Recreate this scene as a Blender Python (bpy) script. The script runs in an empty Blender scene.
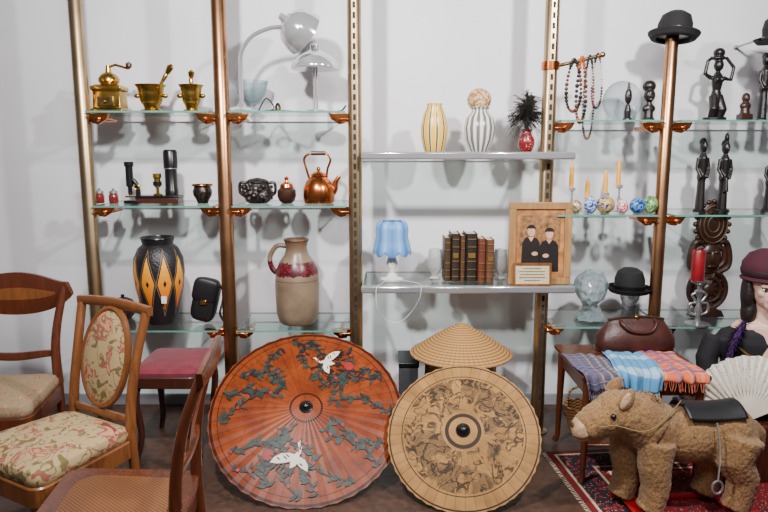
import bpy, bmesh, math, random
from mathutils import Vector, Matrix
PI = math.pi; R = math.radians
sin, cos, tan, atan = math.sin, math.cos, math.tan, math.atan
F = 663.0; PITCH = R(9.1); CZ = 1.55; cp, sp = cos(PITCH), sin(PITCH)
C = bpy.context.scene.collection
def depth(Y, z): return Y*cp + (CZ-z)*sp
def U(Y, z): return depth(Y, z)/F
def X(px, Y, z): return (px-384)*U(Y, z)
def zrow(row, Y): return CZ - Y*tan(atan((row-256)/F)+PITCH)
def lin(c):
    out = []
    for v in c[:3]:
        v /= 255.0
        out.append(v/12.92 if v <= .04045 else ((v+.055)/1.055)**2.4)
    return (out[0], out[1], out[2], 1)

# ---------------------------------------------------------------- materials
class NT:
    def __init__(s, name):
        s.m = bpy.data.materials.new(name); s.m.use_nodes = True
        s.t = s.m.node_tree; s.b = s.t.nodes['Principled BSDF']; s.out = s.t.nodes['Material Output']
        s._xyz = None
    def put(s, node, key, v):
        i = node.inputs[key]
        if isinstance(v, bpy.types.NodeSocket): s.t.links.new(v, i)
        else: i.default_value = v
    def n(s, ty, **kw):
        nd = s.t.nodes.new(ty)
        for k, v in kw.items(): setattr(nd, k, v)
        return nd
    def math(s, op, a, b=0.0, clamp=False):
        nd = s.n('ShaderNodeMath', operation=op); nd.use_clamp = clamp
        s.put(nd, 0, a); s.put(nd, 1, b); return nd.outputs[0]
    def mix(s, f, a, b):
        nd = s.n('ShaderNodeMix', data_type='RGBA')
        s.put(nd, 0, f); s.put(nd, 6, a); s.put(nd, 7, b); return nd.outputs[2]
    def obj(s):
        if not hasattr(s, '_tc'): s._tc = s.n('ShaderNodeTexCoord')
        return s._tc.outputs['Object']
    def uv(s):
        s.obj(); return s._tc.outputs['UV']
    def sep(s, v):
        nd = s.n('ShaderNodeSeparateXYZ'); s.put(nd, 0, v); return nd.outputs
    def noise(s, scale, detail=3, vec=None, dist=0.0):
        nd = s.n('ShaderNodeTexNoise'); s.put(nd, 'Vector', vec or s.obj())
        s.put(nd, 'Scale', scale); s.put(nd, 'Detail', detail); s.put(nd, 'Distortion', dist); return nd.outputs[0]
    def vor(s, scale, feature='F1', vec=None, out=0):
        nd = s.n('ShaderNodeTexVoronoi', feature=feature); s.put(nd, 'Vector', vec or s.obj()); s.put(nd, 'Scale', scale)
        return nd.outputs[out]
    def step(s, v, lo, hi):
        nd = s.n('ShaderNodeMapRange'); s.put(nd, 0, v); s.put(nd, 1, lo); s.put(nd, 2, hi); return nd.outputs[0]
    def scalev(s, v, sc):
        nd = s.n('ShaderNodeVectorMath', operation='MULTIPLY'); s.put(nd, 0, v); nd.inputs[1].default_value = sc; return nd.outputs[0]
    def bump(s, h, strength=.3, dist=.01):
        nd = s.n('ShaderNodeBump'); s.put(nd, 'Strength', strength); s.put(nd, 'Distance', dist); s.put(nd, 'Height', h)
        s.t.links.new(nd.outputs[0], s.b.inputs['Normal'])
    def col(s, v): s.put(s.b, 'Base Color', v)
    def set(s, rough=.5, metal=0, **kw):
        s.put(s.b, 'Roughness', rough); s.put(s.b, 'Metallic', metal)
        for k, v in kw.items(): s.put(s.b, k.replace('_', ' '), v)
        return s.m
def dk(c, f): return (c[0]*f, c[1]*f, c[2]*f)
def pm(name, col, rough=.5, metal=0, var=.3, scale=12, bump=0, bscale=120, stretch=None, **kw):
    t = NT(name)
    v = t.scalev(t.obj(), stretch) if stretch else None
    nz = t.step(t.noise(scale, 4, v), .3, .7)
    t.col(t.mix(nz, lin(col), lin(dk(col, 1-var))))
    if bump: t.bump(t.noise(bscale, 4), bump, .004)
    return t.set(rough, metal, **kw)
M = {}
def wood(name, col, rough=.35, stretch=(1, 1, .12)):
    t = NT(name); v = t.scalev(t.obj(), stretch)
    a = t.step(t.noise(38, 6, v, 1.2), .3, .7)
    b = t.step(t.noise(5, 2), .3, .7)
    c1 = t.mix(a, lin(col), lin(dk(col, .55)))
    t.col(t.mix(b, c1, lin(dk(col, .75)))); t.bump(a, .08, .002)
    return t.set(rough, 0, Coat_Weight=.25, Coat_Roughness=.2)
M['wood_red'] = wood('wood_red', (112, 54, 28), .26); M['wood_mid'] = wood('wood_mid', (158, 94, 48)); M['wood_chair'] = wood('wood_chair', (112, 54, 30), .28)
M['wood_dark'] = wood('wood_dark', (82, 38, 25)); M['wood_light'] = wood('wood_light', (200, 148, 92))
M['ebony'] = pm('ebony', (28, 23, 22), .35, bump=.2, bscale=90)
M['ebony_brown'] = pm('ebony_brown', (58, 33, 22), .35, bump=.2, bscale=90)
M['brass'] = pm('brass', (230, 186, 90), .26, 1, .4)
M['old_brass'] = pm('old_brass', (190, 156, 92), .33, 1, .45, 25, .1)
M['copper'] = pm('copper', (236, 136, 76), .22, 1, .3)
M['chrome'] = pm('chrome', (214, 214, 218), .12, .72, .05)
M['steel'] = pm('steel', (180, 180, 182), .3, .8, .2)
M['pewter'] = pm('pewter', (82, 76, 74), .35, .8, .6, 60, .6, 90)
M['pole_gold'] = pm('pole_gold', (190, 164, 128), .36, 1, .18, 6)
M['pole_copper'] = pm('pole_copper', (192, 140, 100), .3, 1, .25, 6)
M['black'] = pm('black_gloss', (18, 18, 20), .3)
M['black_matte'] = pm('black_felt', (18, 17, 20), .85, bump=.2, bscale=300)
M['black_leather'] = pm('black_leather', (26, 25, 29), .45, bump=.3, bscale=160)
M['white'] = pm('white_glaze', (232, 228, 222), .25, var=.06)
M['white_wire'] = pm('white_wire', (228, 228, 230), .5, var=.03)
M['slot'] = pm('slot_dark', (40, 34, 28), .8)
M['velvet_red'] = pm('velvet_red', (134, 38, 56), .8, var=.2, scale=20, bump=.2, Sheen_Weight=.2)
M['brown_leather'] = pm('brown_leather', (72, 34, 27), .4, bump=.35, bscale=110)
M['red_wax'] = pm('red_wax', (140, 18, 28), .35); M['orange_wax'] = pm('orange_wax', (250, 176, 40), .4, var=.1)
M['skin'] = pm('skin', (222, 182, 164), .45, var=.05, Subsurface_Weight=.1)
M['lips'] = pm('lips', (150, 20, 38), .3); M['hair'] = pm('hair', (30, 19, 18), .5, bump=.6, bscale=90)
M['burgundy'] = pm('plum_felt', (70, 12, 32), .85, bump=.4, bscale=200)
M['jacket'] = pm('jacket_black', (20, 17, 23), .8, bump=.5, bscale=160)
M['boa'] = pm('boa_purple', (66, 24, 88), .85, bump=1, bscale=140)
M['plum'] = pm('plum_feather', (44, 10, 24), .7)
M['feather'] = pm('feather_dark', (40, 35, 27), .7, var=.5, scale=40)
M['page'] = pm('page', (214, 196, 160), .8, var=.15, scale=60)
M['gold_leaf'] = pm('gold_leaf', (206, 166, 88), .35, .8)
M['red_paint'] = pm('red_paint', (168, 16, 26), .35, var=.15)
M['cream'] = pm('cream_fringe', (220, 204, 176), .75, var=.16, scale=60)
M['ivory'] = pm('ivory', (240, 232, 214), .4, var=.1)
M['ink'] = pm('ink', (30, 19, 18), .5); M['red_ink'] = pm('red_ink', (176, 20, 28), .5)
M['leaf_ink'] = pm('leaf_ink', (44, 66, 58), .5, var=.5, scale=30); M['white_ink'] = pm('white_ink', (236, 226, 206), .5, var=.05)
M['face_ink'] = pm('face_ink', (232, 180, 144), .6)
M['terracotta'] = pm('terracotta', (110, 68, 44), .5, var=.4, scale=30, bump=.3)
M['crate'] = pm('crate_grey', (64, 64, 68), .6)
M['tag'] = pm('tag_paper', (236, 234, 226), .7, var=.03)
t = NT('cane'); o_ = t.sep(t.obj()); wv = t.math('MULTIPLY', t.math('SINE', t.math('MULTIPLY', o_[0], 420)), t.math('SINE', t.math('MULTIPLY', o_[1], 420)))
t.col(t.mix(t.step(wv, -.4, .4), lin((150, 96, 56)), lin((84, 46, 26)))); t.bump(wv, .4, .002); M['cane'] = t.set(.3)
t = NT('pierced_lace'); t.col(t.mix(t.noise(80), lin((244, 240, 230)), lin((224, 216, 200))))
hol = t.math('GREATER_THAN', t.vor(95), .22); M['lace'] = t.set(.7, 0, Alpha=hol)

t = NT('wall_paint'); t.col(t.mix(t.step(t.noise(1.4, 3), .3, .7), lin((234, 233, 236)), lin((220, 219, 224))))
t.bump(t.noise(55, 5), .12, .004); M['wall'] = t.set(.7)
t = NT('baseboard_paint'); t.col(t.mix(t.noise(6), lin((150, 150, 155)), lin((120, 120, 126)))); M['base'] = t.set(.5)
t = NT('floor_worn')
a = t.step(t.noise(3.2, 6, dist=.6), .35, .7); b = t.step(t.noise(26, 6), .4, .75)
c1 = t.mix(a, lin((78, 52, 41)), lin((52, 36, 31))); t.col(t.mix(t.math('MULTIPLY', b, .4), c1, lin((118, 88, 70))))
t.bump(b, .15, .004); M['floor'] = t.set(.42)
# glass sheet: clear faces, green edges
t = NT('shelf_glass'); nt = t.t
g = t.n('ShaderNodeNewGeometry'); nz = t.math('ABSOLUTE', t.sep(g.outputs['Normal'])[2])
tr = t.n('ShaderNodeBsdfTransparent'); tr.inputs[0].default_value = (.86, .94, .915, 1)
gl = t.n('ShaderNodeBsdfGlossy'); gl.inputs['Roughness'].default_value = .03
lw = t.n('ShaderNodeFresnel'); lw.inputs[0].default_value = 1.5
ff = t.math('MULTIPLY', lw.outputs[0], t.math('SUBTRACT', 1.0, g.outputs['Backfacing']))
mx = t.n('ShaderNodeMixShader'); nt.links.new(ff, mx.inputs[0]); nt.links.new(tr.outputs[0], mx.inputs[1]); nt.links.new(gl.outputs[0], mx.inputs[2])
t.col(t.mix(t.noise(9), lin((66, 122, 108)), lin((112, 168, 152)))); t.set(.15)
m2 = t.n('ShaderNodeMixShader'); nt.links.new(t.math('LESS_THAN', nz, .5), m2.inputs[0]); nt.links.new(mx.outputs[0], m2.inputs[1]); nt.links.new(t.b.outputs[0], m2.inputs[2])
nt.links.new(m2.outputs[0], t.out.inputs[0]); M['glass'] = t.m
def clear(name, tint, mixf=.35, edge=.75):
    t = NT(name); nt = t.t
    t.col(t.mix(t.noise(20), lin(tint), lin(dk(tint, .8)))); t.set(.05)
    tr = t.n('ShaderNodeBsdfTransparent'); tr.inputs[0].default_value = (.93, .95, .96, 1)
    lw = t.n('ShaderNodeLayerWeight'); lw.inputs[0].default_value = .35
    f = t.math('ADD', t.math('MULTIPLY', lw.outputs['Facing'], edge), mixf*.4, True)
    mx = t.n('ShaderNodeMixShader'); nt.links.new(f, mx.inputs[0]); nt.links.new(tr.outputs[0], mx.inputs[1]); nt.links.new(t.b.outputs[0], mx.inputs[2])
    nt.links.new(mx.outputs[0], t.out.inputs[0]); return t.m
M['crystal'] = clear('crystal', (150, 176, 180), .5)
M['milky'] = clear('milky_glass', (226, 228, 226), .9)
M['facet'] = clear('facet_glass', (150, 168, 172), .9, 1.1)
def cglass(name, c, c2=None):
    t = NT(name); v = t.step(t.noise(45, 2, dist=2), .45, .55)
    t.col(t.mix(v, lin(c), lin(c2 or dk(c, .4)))); return t.set(.05, 0, Coat_Weight=.8)
def floral(name, base, sc=26, cols=((146, 84, 66), (112, 98, 56), (120, 84, 48))):
    t = NT(name); cur = lin(base)
    off = t.n('ShaderNodeVectorMath', operation='ADD'); t.put(off, 0, t.obj()); off.inputs[1].default_value = (3.1, 1.7, .3)
    v3 = t.math('ABSOLUTE', t.math('SUBTRACT', t.noise(sc*.9, 1, off.outputs[0], .6), .5))
    cur = t.mix(t.step(v3, .012, .004), cur, lin(cols[2]))
    v2 = t.noise(sc*1.5, 2, off.outputs[0], 1.4); cur = t.mix(t.step(v2, .58, .61), cur, lin(cols[1]))
    v1 = t.noise(sc, 3, dist=.8)
    cur = t.mix(t.step(v1, .56, .58), cur, lin(cols[0]))
    cur = t.mix(t.step(v1, .61, .64), cur, lin((200, 140, 104)))
    cur = t.mix(t.step(v1, .68, .71), cur, lin((120, 56, 46)))
    t.col(cur); t.bump(t.noise(400, 2), .3, .002); return t.set(.85)
M['floral'] = floral('floral_tapestry', (178, 152, 110), 13); M['damask'] = floral('damask_beige', (150, 129, 100), 30, ((140, 112, 84), (150, 130, 96), (130, 104, 76)))
def ang(t, n):
    o = t.sep(t.obj()); a = t.math('ARCTAN2', o[1], o[0]); return t.math('MULTIPLY', a, n/(2*PI)), o
def tri01(t, v):
    return t.math('MULTIPLY', t.math('ABSOLUTE', t.math('SUBTRACT', t.math('FRACT', v), .5)), 2.0)
def radius(t, o): return t.math('SQRT', t.math('ADD', t.math('MULTIPLY', o[0], o[0]), t.math('MULTIPLY', o[1], o[1])))

# ---------------------------------------------------------------- mesh builder
class MB:
    def __init__(s, sc=1.0): s.bm = bmesh.new(); s.s = sc; s.uvs = None
    def v(s, p): return s.bm.verts.new((p[0]*s.s, p[1]*s.s, p[2]*s.s))
    def f(s, vs):
        try: return s.bm.faces.new(vs)
        except Exception: return None
    def rings(s, rings, close=True, cap0=True, cap1=True):
        rr = [[s.v(p) for p in ring] for ring in rings]; n = len(rr[0])
        for a, b in zip(rr, rr[1:]):
            for i in range(n if close else n-1):
                j = (i+1) % n; s.f((a[i], a[j], b[j], b[i]))
        if cap0: s.f(rr[0][::-1])
        if cap1: s.f(rr[-1])
        return s
    def box(s, x0, x1, y0, y1, z0, z1):
        return s.rings([[(x0, y0, z), (x1, y0, z), (x1, y1, z), (x0, y1, z)] for z in (z0, z1)])
    def lathe(s, prof, seg=28, c=(0, 0, 0), sx=1, sy=1, cap=True):
        prof = [(max(r, .02 if s.s < .5 else .0002), z) for r, z in prof]
        return s.rings([[(c[0]+r*sx*cos(2*PI*i/seg), c[1]+r*sy*sin(2*PI*i/seg), c[2]+z) for i in range(seg)] for r, z in prof], True, cap, cap)
    def ell(s, c, r, rot=None, e=1.0, seg=20, n=12):
        if not hasattr(r, '__len__'): r = (r, r, r)
        pw = lambda v: math.copysign(abs(v)**e, v)
        rr = []
        for k in range(n+1):
            a = -PI/2+PI*k/n; a = max(-PI/2+.02, min(PI/2-.02, a)); ring = []
            for i in range(seg):
                b = 2*PI*i/seg
                p = Vector((r[0]*pw(cos(a))*pw(cos(b)), r[1]*pw(cos(a))*pw(sin(b)), r[2]*pw(sin(a))))
                if rot: p = rot @ p
                ring.append(p+Vector(c))
            rr.append(ring)
        return s.rings(rr)
    def tube(s, pts, rad, seg=10, cap=True, closed=False, flat=None):
        pts = [Vector(p) for p in pts]; n = len(pts)
        if not hasattr(rad, '__len__'): rad = [rad]*n
        elif len(rad) != n: rad = [rad[0]+(rad[-1]-rad[0])*i/(n-1) for i in range(n)]
        ref = None; rings = []
        for i, p in enumerate(pts):
            if closed: d = pts[(i+1) % n]-pts[i-1]
            else: d = pts[min(i+1, n-1)]-pts[max(i-1, 0)]
            d.normalize()
            if ref is None:
                ref = Vector((0, 0, 1)) if abs(d.z) < .9 else Vector((0, 1, 0))
            a = (ref-d*ref.dot(d)).normalized(); b = d.cross(a); ref = a
            k = flat or 1
            rings.append([p+(a*cos(2*PI*j/seg)+b*sin(2*PI*j/seg)*k)*rad[i] for j in range(seg)])
        if closed: rings.append(rings[0])
        return s.rings(rings, True, cap and not closed, cap and not closed)
    def sweep(s, pts, w, h, up=(0, 0, 1)):
        pts = [Vector(p) for p in pts]; n = len(pts); up = Vector(up); rings = []
        for i, p in enumerate(pts):
            d = (pts[min(i+1, n-1)]-pts[max(i-1, 0)]).normalized(); sd = d.cross(up).normalized(); u2 = sd.cross(d)
            hh = h[i] if hasattr(h, '__len__') else h; ww = w[i] if hasattr(w, '__len__') else w
            q = []
            for a, b in ((-1, -.7), (-.7, -1), (.7, -1), (1, -.7), (1, .7), (.7, 1), (-.7, 1), (-1, .7)): q.append(p+sd*a*ww/2+u2*b*hh/2)
            rings.append(q)
        return s.rings(rings)
    def torus(s, c, Rr, r, axis='z', seg=32, sx=1, sy=1, tseg=8):
        pts = []
        for i in range(seg):
            a = 2*PI*i/seg; u, w = Rr*sx*cos(a), Rr*sy*sin(a)
            p = (u, w, 0) if axis == 'z' else ((u, 0, w) if axis == 'y' else (0, u, w))
            pts.append((c[0]+p[0], c[1]+p[1], c[2]+p[2]))
        return s.tube(pts, r, tseg, closed=True)
    def pad(s, outline, levels):
        return s.rings([[(x*k, y*k, z) for x, y in outline] for k, z in levels])
    def prism(s, poly, y0, y1):
        return s.rings([[(x, y, z) for x, z in poly] for y in (y0, y1)])
    def sheet(s, fn, nu, nv):
        uvl = s.bm.loops.layers.uv.verify()
        g = [[s.v(fn(i/nu, j/nv)) for j in range(nv+1)] for i in range(nu+1)]
        for i in range(nu):
            for j in range(nv):
                fc = s.f((g[i][j], g[i+1][j], g[i+1][j+1], g[i][j+1]))
                if fc:
                    for lp, (a, b) in zip(fc.loops, ((i, j), (i+1, j), (i+1, j+1), (i, j+1))): lp[uvl].uv = (a/nu, b/nv)
        return s
    def build(s, name, mat, parent=None, smooth=True, vox=0, sm=0, sub=0, bevel=0, solid=0, loc=None, rot=None, sharp=38):
        bm = s.bm
        bmesh.ops.recalc_face_normals(bm, faces=bm.faces)
        me = bpy.data.meshes.new(name); bm.to_mesh(me); bm.free()
        if smooth:
            me.shade_smooth()
            if not vox and not sub: me.set_sharp_from_angle(angle=R(sharp))
        me.materials.append(M[mat] if isinstance(mat, str) else mat)
        o = bpy.data.objects.new(name, me); C.objects.link(o)
        if parent: o.parent = parent
        if loc: o.location = loc
        if rot: o.rotation_euler = rot
        if vox:
            md = o.modifiers.new('r', 'REMESH'); md.mode = 'VOXEL'; md.voxel_size = vox; md.use_smooth_shade = True
            if sm: sd = o.modifiers.new('s', 'SMOOTH'); sd.iterations = sm; sd.factor = .5
        if solid: md = o.modifiers.new('so', 'SOLIDIFY'); md.thickness = solid; md.offset = 0
        if bevel: md = o.modifiers.new('b', 'BEVEL'); md.width = bevel; md.segments = 2; md.limit_method = 'ANGLE'
        if sub: md = o.modifiers.new('ss', 'SUBSURF'); md.levels = sub; md.render_levels = sub
        return o
def tag(o, label, cat, group=None):
    o['label'] = label; o['category'] = cat
    if group: o['group'] = group
    return o
def thing(name, label, cat, loc, rz=0, group=None, rot=None):
    o = bpy.data.objects.new(name, None); C.objects.link(o); o.location = loc
    o.rotation_euler = rot or (0, 0, rz); o.empty_display_size = .05
    return tag(o, label, cat, group)
def on(name, label, cat, px, Y, z, rz=0, group=None):
    return thing(name, label, cat, (X(px, Y, z), Y, z), rz, group), U(Y, z)
def struct(o): o['kind'] = 'structure'; return o
def arc(cx, cy, r, a0, a1, n=12, rz=None):
    return [(cx+r*cos(R(a0+(a1-a0)*i/n)), cy+(rz or r)*sin(R(a0+(a1-a0)*i/n))) for i in range(n+1)]
def spline(pts, n=6):
    P = [Vector(p) for p in pts]; out = []
    for i in range(len(P)-1):
        a, b, c, d = P[max(i-1, 0)], P[i], P[i+1], P[min(i+2, len(P)-1)]
        for k in range(n):
            q = k/n
            out.append(.5*((2*b)+(c-a)*q+(2*a-5*b+4*c-d)*q*q+(3*b-a-3*c+d)*q**3))
    out.append(P[-1]); return out

# ---------------------------------------------------------------- setting
WY = 3.9
struct(MB().box(-4.5, 4.5, WY, WY+.15, 0, 3.2).build('wall_back', 'wall', smooth=False))
struct(MB().box(-4.5, 4.5, -2.5, WY+.15, -.1, 0).build('floor', 'floor', smooth=False))
struct(MB().box(-4.5, 4.5, WY-.018, WY-.0005, .0005, .07).build('baseboard_back', 'base', smooth=False, bevel=.004))

# ---------------------------------------------------------------- rack posts and shelves
PY = 3.5
Z1, Z2, Z3 = 1.745, 1.264, .60
C1, C2 = 1.54, .85
R1, R2, R3 = 1.70, 1.217, .62
P5 = 2.225
posts = [(-1.556, .036, 2.7, 'pole_gold', 0, 'round brushed gold shelf post at the far left'),
         (-.836, .038, 2.7, 'pole_copper', 0, 'copper toned round shelf post between the mortars and the arched lamp'),
         (-.151, .036, 2.7, 'pole_gold', 1, 'gold shelf post with a column of slots left of the chrome shelves'),
         (.851, .036, 2.7, 'pole_gold', 1, 'slotted gold shelf post right of the framed picture'),
         (1.464, .032, P5, 'pole_copper', 0, 'copper shelf post with a bowler hat on its top')]
levels = [(Z1, Z2, Z3), (Z1, Z2, Z3), (Z1, Z2, Z3), (R1, R2, R3), (R1, R2, R3)]
GT = .009
for i, (x, r, top, mt, sl, lab) in enumerate(posts):
    p = thing('shelf_post', lab, 'shelf post', (x, PY, 0), 0, 'shelf posts of the wall rack')
    MB().lathe([(r, 0.008), (r, top-.01), (r*.85, top)], 24).build('pole', mt, p)
    MB().lathe([(r*1.6, 0), (r*1.6, .008), (r*1.2, .014)], 24).build('foot_plate', mt, p)
    if sl:
        m = MB(); z = .2
        while z < top-.05: m.box(-.007, .007, -r-.0035, -r+.004, z, z+.03); z += .05
        st = MB().box(-.014, .014, -r-.002, -r+.004, .1, top-.03).build('slot_rail', mt, p, bevel=.002)
        m.build('slots', 'slot', st, smooth=False)
    for z in levels[i]:
            sides = [1] if i == 0 else ([-1] if i == 2 else ([1] if i == 3 else [-1, 1]))
            for sd in sides:
                b = MB()
                zz = z-GT-.001
                b.prism([(sd*(r-.004), zz-.012), (sd*(r+.015), zz-.05), (sd*(r+.045), zz-.055), (sd*(r+.085), zz-.03), (sd*(r+.10), zz), (sd*(r-.004), zz)], -.012, .012)
                b.tube([(sd*(r+.05), -.05, zz-.03), (sd*(r+.05), .2, zz-.03)], .012)
                b.tube([(sd*(r*.2), 0, zz-.03), (sd*(r+.05), 0, zz-.03)], .014)
                b.build('shelf_bracket', 'copper', p, bevel=.002)
def gshelf(x0, x1, z, lab, y0=3.42, y1=3.82):
    o = MB().box(x0, x1, y0, y1, z-GT, z).build('glass_shelf', 'glass', smooth=False)
    tag(o, lab, 'shelf', 'glass shelves of the wall rack')
b1 = (-1.51, -.885); b2 = (-.787, -.197); b4 = (.897, 1.42); b5 = (1.507, 2.15)
gshelf(*b1, Z1, 'glass shelf under the brass grinder and mortars'); gshelf(*b1, Z2, 'glass shelf under the black optical instruments'); gshelf(*b1, Z3, 'low glass shelf under the black vase with orange diamonds')
gshelf(*b2, Z1, 'glass shelf under the two chrome lamps'); gshelf(*b2, Z2, 'glass shelf under the copper kettle'); gshelf(*b2, Z3, 'low glass shelf under the stoneware jug')
gshelf(*b4, R1, 'glass shelf beside the hanging necklaces'); gshelf(*b4, R2, 'glass shelf under the candles and glass balls'); gshelf(*b4, R3, 'low glass shelf under the two display heads')
gshelf(*b5, R1, 'upper right glass shelf under the carved vessel carrier'); gshelf(*b5, R2, 'right glass shelf under the two slim ebony figures'); gshelf(*b5, R3, 'low right glass shelf under the carved plaque')
for z, lab in ((C1, 'long chrome fronted shelf holding the striped vases'), (C2, 'long chrome fronted shelf holding the books and blue lamp')):
    t_ = thing('chrome_shelf', lab, 'shelf', (0, 0, z), 0, 'long chrome fronted shelves')
    xe = X(575, 3.39, z)
    MB().rings([[(-.108, 3.40, q), (xe, 3.40, q), (xe, 3.452, q), (.808, 3.452, q), (.808, 3.80, q), (-.108, 3.80, q)] for q in (-GT, 0)]).build('glass_top', 'glass', t_, smooth=False)
    MB().box(X(361, 3.39, z), xe, 3.37, 3.399, -.038, -.0).build('front_rail', 'chrome', t_, bevel=.008)
    for q in (-.104, .80): MB().box(q-.006, q+.006, 3.40, 3.79, -.034, -GT-.001).build('side_rail', 'steel', t_, smooth=False)

SY = 3.6
# ---------------------------------------------------------------- bay 1 top
p, s = on('coffee_grinder', 'antique brass coffee grinder with a crank, left end of the top shelf', 'grinder', 111, SY, Z1)
m = MB(s); m.pad([(-15, -11), (15, -11), (15, 11), (-15, 11)], [(1.05, 0), (1.05, 3), (.92, 4), (.88, 20), (1, 22), (1, 25), (.7, 27)]); m.build('body', 'brass', p, bevel=.003)
MB(s).lathe([(7, 26.5), (10, 30), (10, 33), (7, 37), (3, 39), (2, 46), (0, 46)]).build('hopper', 'brass', p)
cr = MB(s).tube([(0, 0, 44), (8, -2, 46), (22, -4, 42)], [1.4, 1.2]).build('crank', 'brass', p)
MB(s).lathe([(1, 0), (3, 2), (3, 5), (0, 7)], c=(22, -4, 42)).build('knob', 'wood_dark', cr)
d_ = MB(s).box(-8, 8, -12.4, -9.6, 6, 15).build('drawer', 'old_brass', p, bevel=.002); MB(s).ell((0, -13.5, 10), 1.6).build('knob', 'brass', d_)
def mortar(px, w, h, lab):
    p, s = on('mortar', lab, 'mortar', px, SY, Z1, 0, 'brass mortars')
    k = w/13
    MB(s).lathe([(11*k, 0), (11*k, 2), (7*k, 4), (8*k, 7), (11*k, 12), (12*k, h*.7), (13*k, h-3), (15.5*k, h), (14*k, h), (11.5*k, h-4), (10*k, 9), (0, 8)]).build('bowl', 'brass', p)
    for a in (-1, 1): MB(s).ell((a*14*k, 0, h*.6), (3, 2, 2.2)).build('handle', 'brass', p)
mortar(152, 13, 27, 'large brass mortar with a leaning pestle'); mortar(192, 10.5, 27, 'small brass mortar nearest the copper toned post')
def pestle(px, lean, base, ln, lab):
    p, s = on('pestle', lab, 'pestle', px, SY, Z1, 0, 'brass pestles')
    d = Vector((sin(R(lean)), 0, cos(R(lean))))
    pr = [0, .06, .12, .2, .55, .7, .75, .8, .93, 1]; rd = [1, 3.2, 3.6, 2, 1.6, 2.4, 1.6, 2.6, 3.4, 1]
    MB(s).tube([Vector((0, 0, base))+d*(ln*q) for q in pr], rd, 14).build('shaft', 'brass', p)
pestle(151, 32, 9.5, 44, 'long brass pestle leaning to the right in the large mortar'); pestle(191, 4, 9.5, 32, 'upright brass pestle in the small mortar')
# bay 1 middle
for px, lab in ((100, 'tiny red lidded jar, the left one of a pair'), (114, 'tiny red lidded jar, the right one of a pair')):
    p, s = on('spice_jar', lab, 'jar', px, SY, Z2, 0, 'pair of tiny jars')
    MB(s).lathe([(4, 0), (4.6, 1), (4.6, 8), (3.6, 9.5), (0, 9.5)]).build('body', cglass('jar_red', (120, 30, 26), (90, 40, 30)), p)
    MB(s).lathe([(3.8, 9.6), (4.2, 10), (4, 12), (1.2, 13), (1.2, 14.5), (0, 15)]).build('lid', 'steel', p)
p, s = on('microscope', 'small black antique microscope with an upright tube', 'microscope', 132, SY, Z2)
MB(s).box(-6, 9, -6, 6, 0, 3).build('base', 'black', p, bevel=.003)
MB(s).tube(spline([(6, 0, 3), (7, 0, 12), (5, 0, 20), (1, 0, 24)]), [2.5, 2]).build('arm', 'black', p)
MB(s).lathe([(1.5, 8), (2.2, 10), (2.2, 16), (3.6, 17), (3.6, 36), (4.6, 37), (4.6, 41), (3, 41)], c=(-1, 0, 0)).build('tube', 'black', p)
MB(s).box(-5, 6, -4, 4, 6, 7.5).build('stage', 'brass', p); MB(s).torus((7, -3, 16), 2.4, .8, 'y').build('focus_knob', 'brass', p)
p, s = on('wooden_case', 'low dark wooden case lying beneath the black spyglass', 'case', 160, SY+.03, Z2)
MB(s).box(-21, 21, -9, 9, 0, 5).build('box', 'wood_dark', p, bevel=.002); MB(s).box(-21.4, 21.4, -9.4, 9.4, 5.1, 7.4).build('lid', 'black', p, bevel=.002)
zc = Z2+7.5*U(SY, Z2)
p, s = on('telescope', 'black cylinder spyglass standing upright on the case', 'telescope', 172, SY+.03, zc)
MB(s).lathe([(6.5, 0), (6.5, 6), (6, 7), (6, 26), (6.8, 27), (6.8, 43), (5.5, 45), (0, 45)]).build('barrel', 'black', p)
MB(s).torus((0, 0, 26.5), 6.3, .7).build('ring', 'steel', p)
p, s = on('brass_instrument', 'small brass and black optical instrument left of the spyglass', 'instrument', 158, SY, zc)
MB(s).lathe([(4.5, 0), (4.5, 1.5), (1.5, 3), (1.5, 8), (3.2, 9), (3.2, 17), (4.2, 18), (4.2, 22), (0, 22)]).build('barrel', 'brass', p)
MB(s).lathe([(4.3, 10), (4.3, 14)]).build('grip', 'black', p)
p, s = on('copper_pot', 'little brown footed pot at the right end of the middle shelf', 'pot', 203, SY, Z2)
MB(s).lathe([(5, 0), (5.5, 1), (6, 3), (9, 8), (9.5, 12), (8, 16), (10, 19), (9, 19), (7, 15), (0, 14)]).build('bowl', 'pewter', p); MB(s).torus((0, 0, 18), 9.5, .9).build('rim', 'copper', p)
# bay 1 low: diamond vase
t = NT('diamond_glaze'); av, o_ = ang(t, 9); zz = o_[2]
u = tri01(t, av)
H = 85*U(SY, Z3)
def dia(zc, hh): return t.math('ADD', u, t.math('DIVIDE', t.math('ABSOLUTE', t.math('SUBTRACT', zz, zc)), hh))
d1 = t.math('LESS_THAN', dia(H*.50, H*.38), .82)
core = t.math('LESS_THAN', dia(H*.50, H*.22), .2)
lns = t.math('LESS_THAN', t.math('ABSOLUTE', t.math('SUBTRACT', dia(H*.50, H*.38), 1.0)), .04)
c1 = t.mix(d1, lin((28, 25, 28)), t.mix(t.step(zz, H*.3, H*.75), lin((214, 108, 10)), lin((244, 172, 36))))
c1 = t.mix(core, c1, lin((30, 24, 26))); c1 = t.mix(lns, c1, lin((130, 104, 80)))
t.col(c1); t.bump(t.noise(110), .8, .004); M['diamond'] = t.set(.4)
p, s = on('floor_vase', 'large black ceramic vase painted with orange diamonds', 'vase', 162, SY, Z3)
prof = [(13, 0), (14, 2), (18.5, 16), (23, 36), (24.5, 52), (23.5, 65), (19, 75), (14.5, 79), (15.5, 83), (16, 85), (13, 85), (12, 79), (0, 60)]
MB(s).lathe(prof, 48).build('body', 'diamond', p)
MB(s).torus((0, 0, 85), 15.3, 1.1).build('rim', 'black', p)
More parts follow.
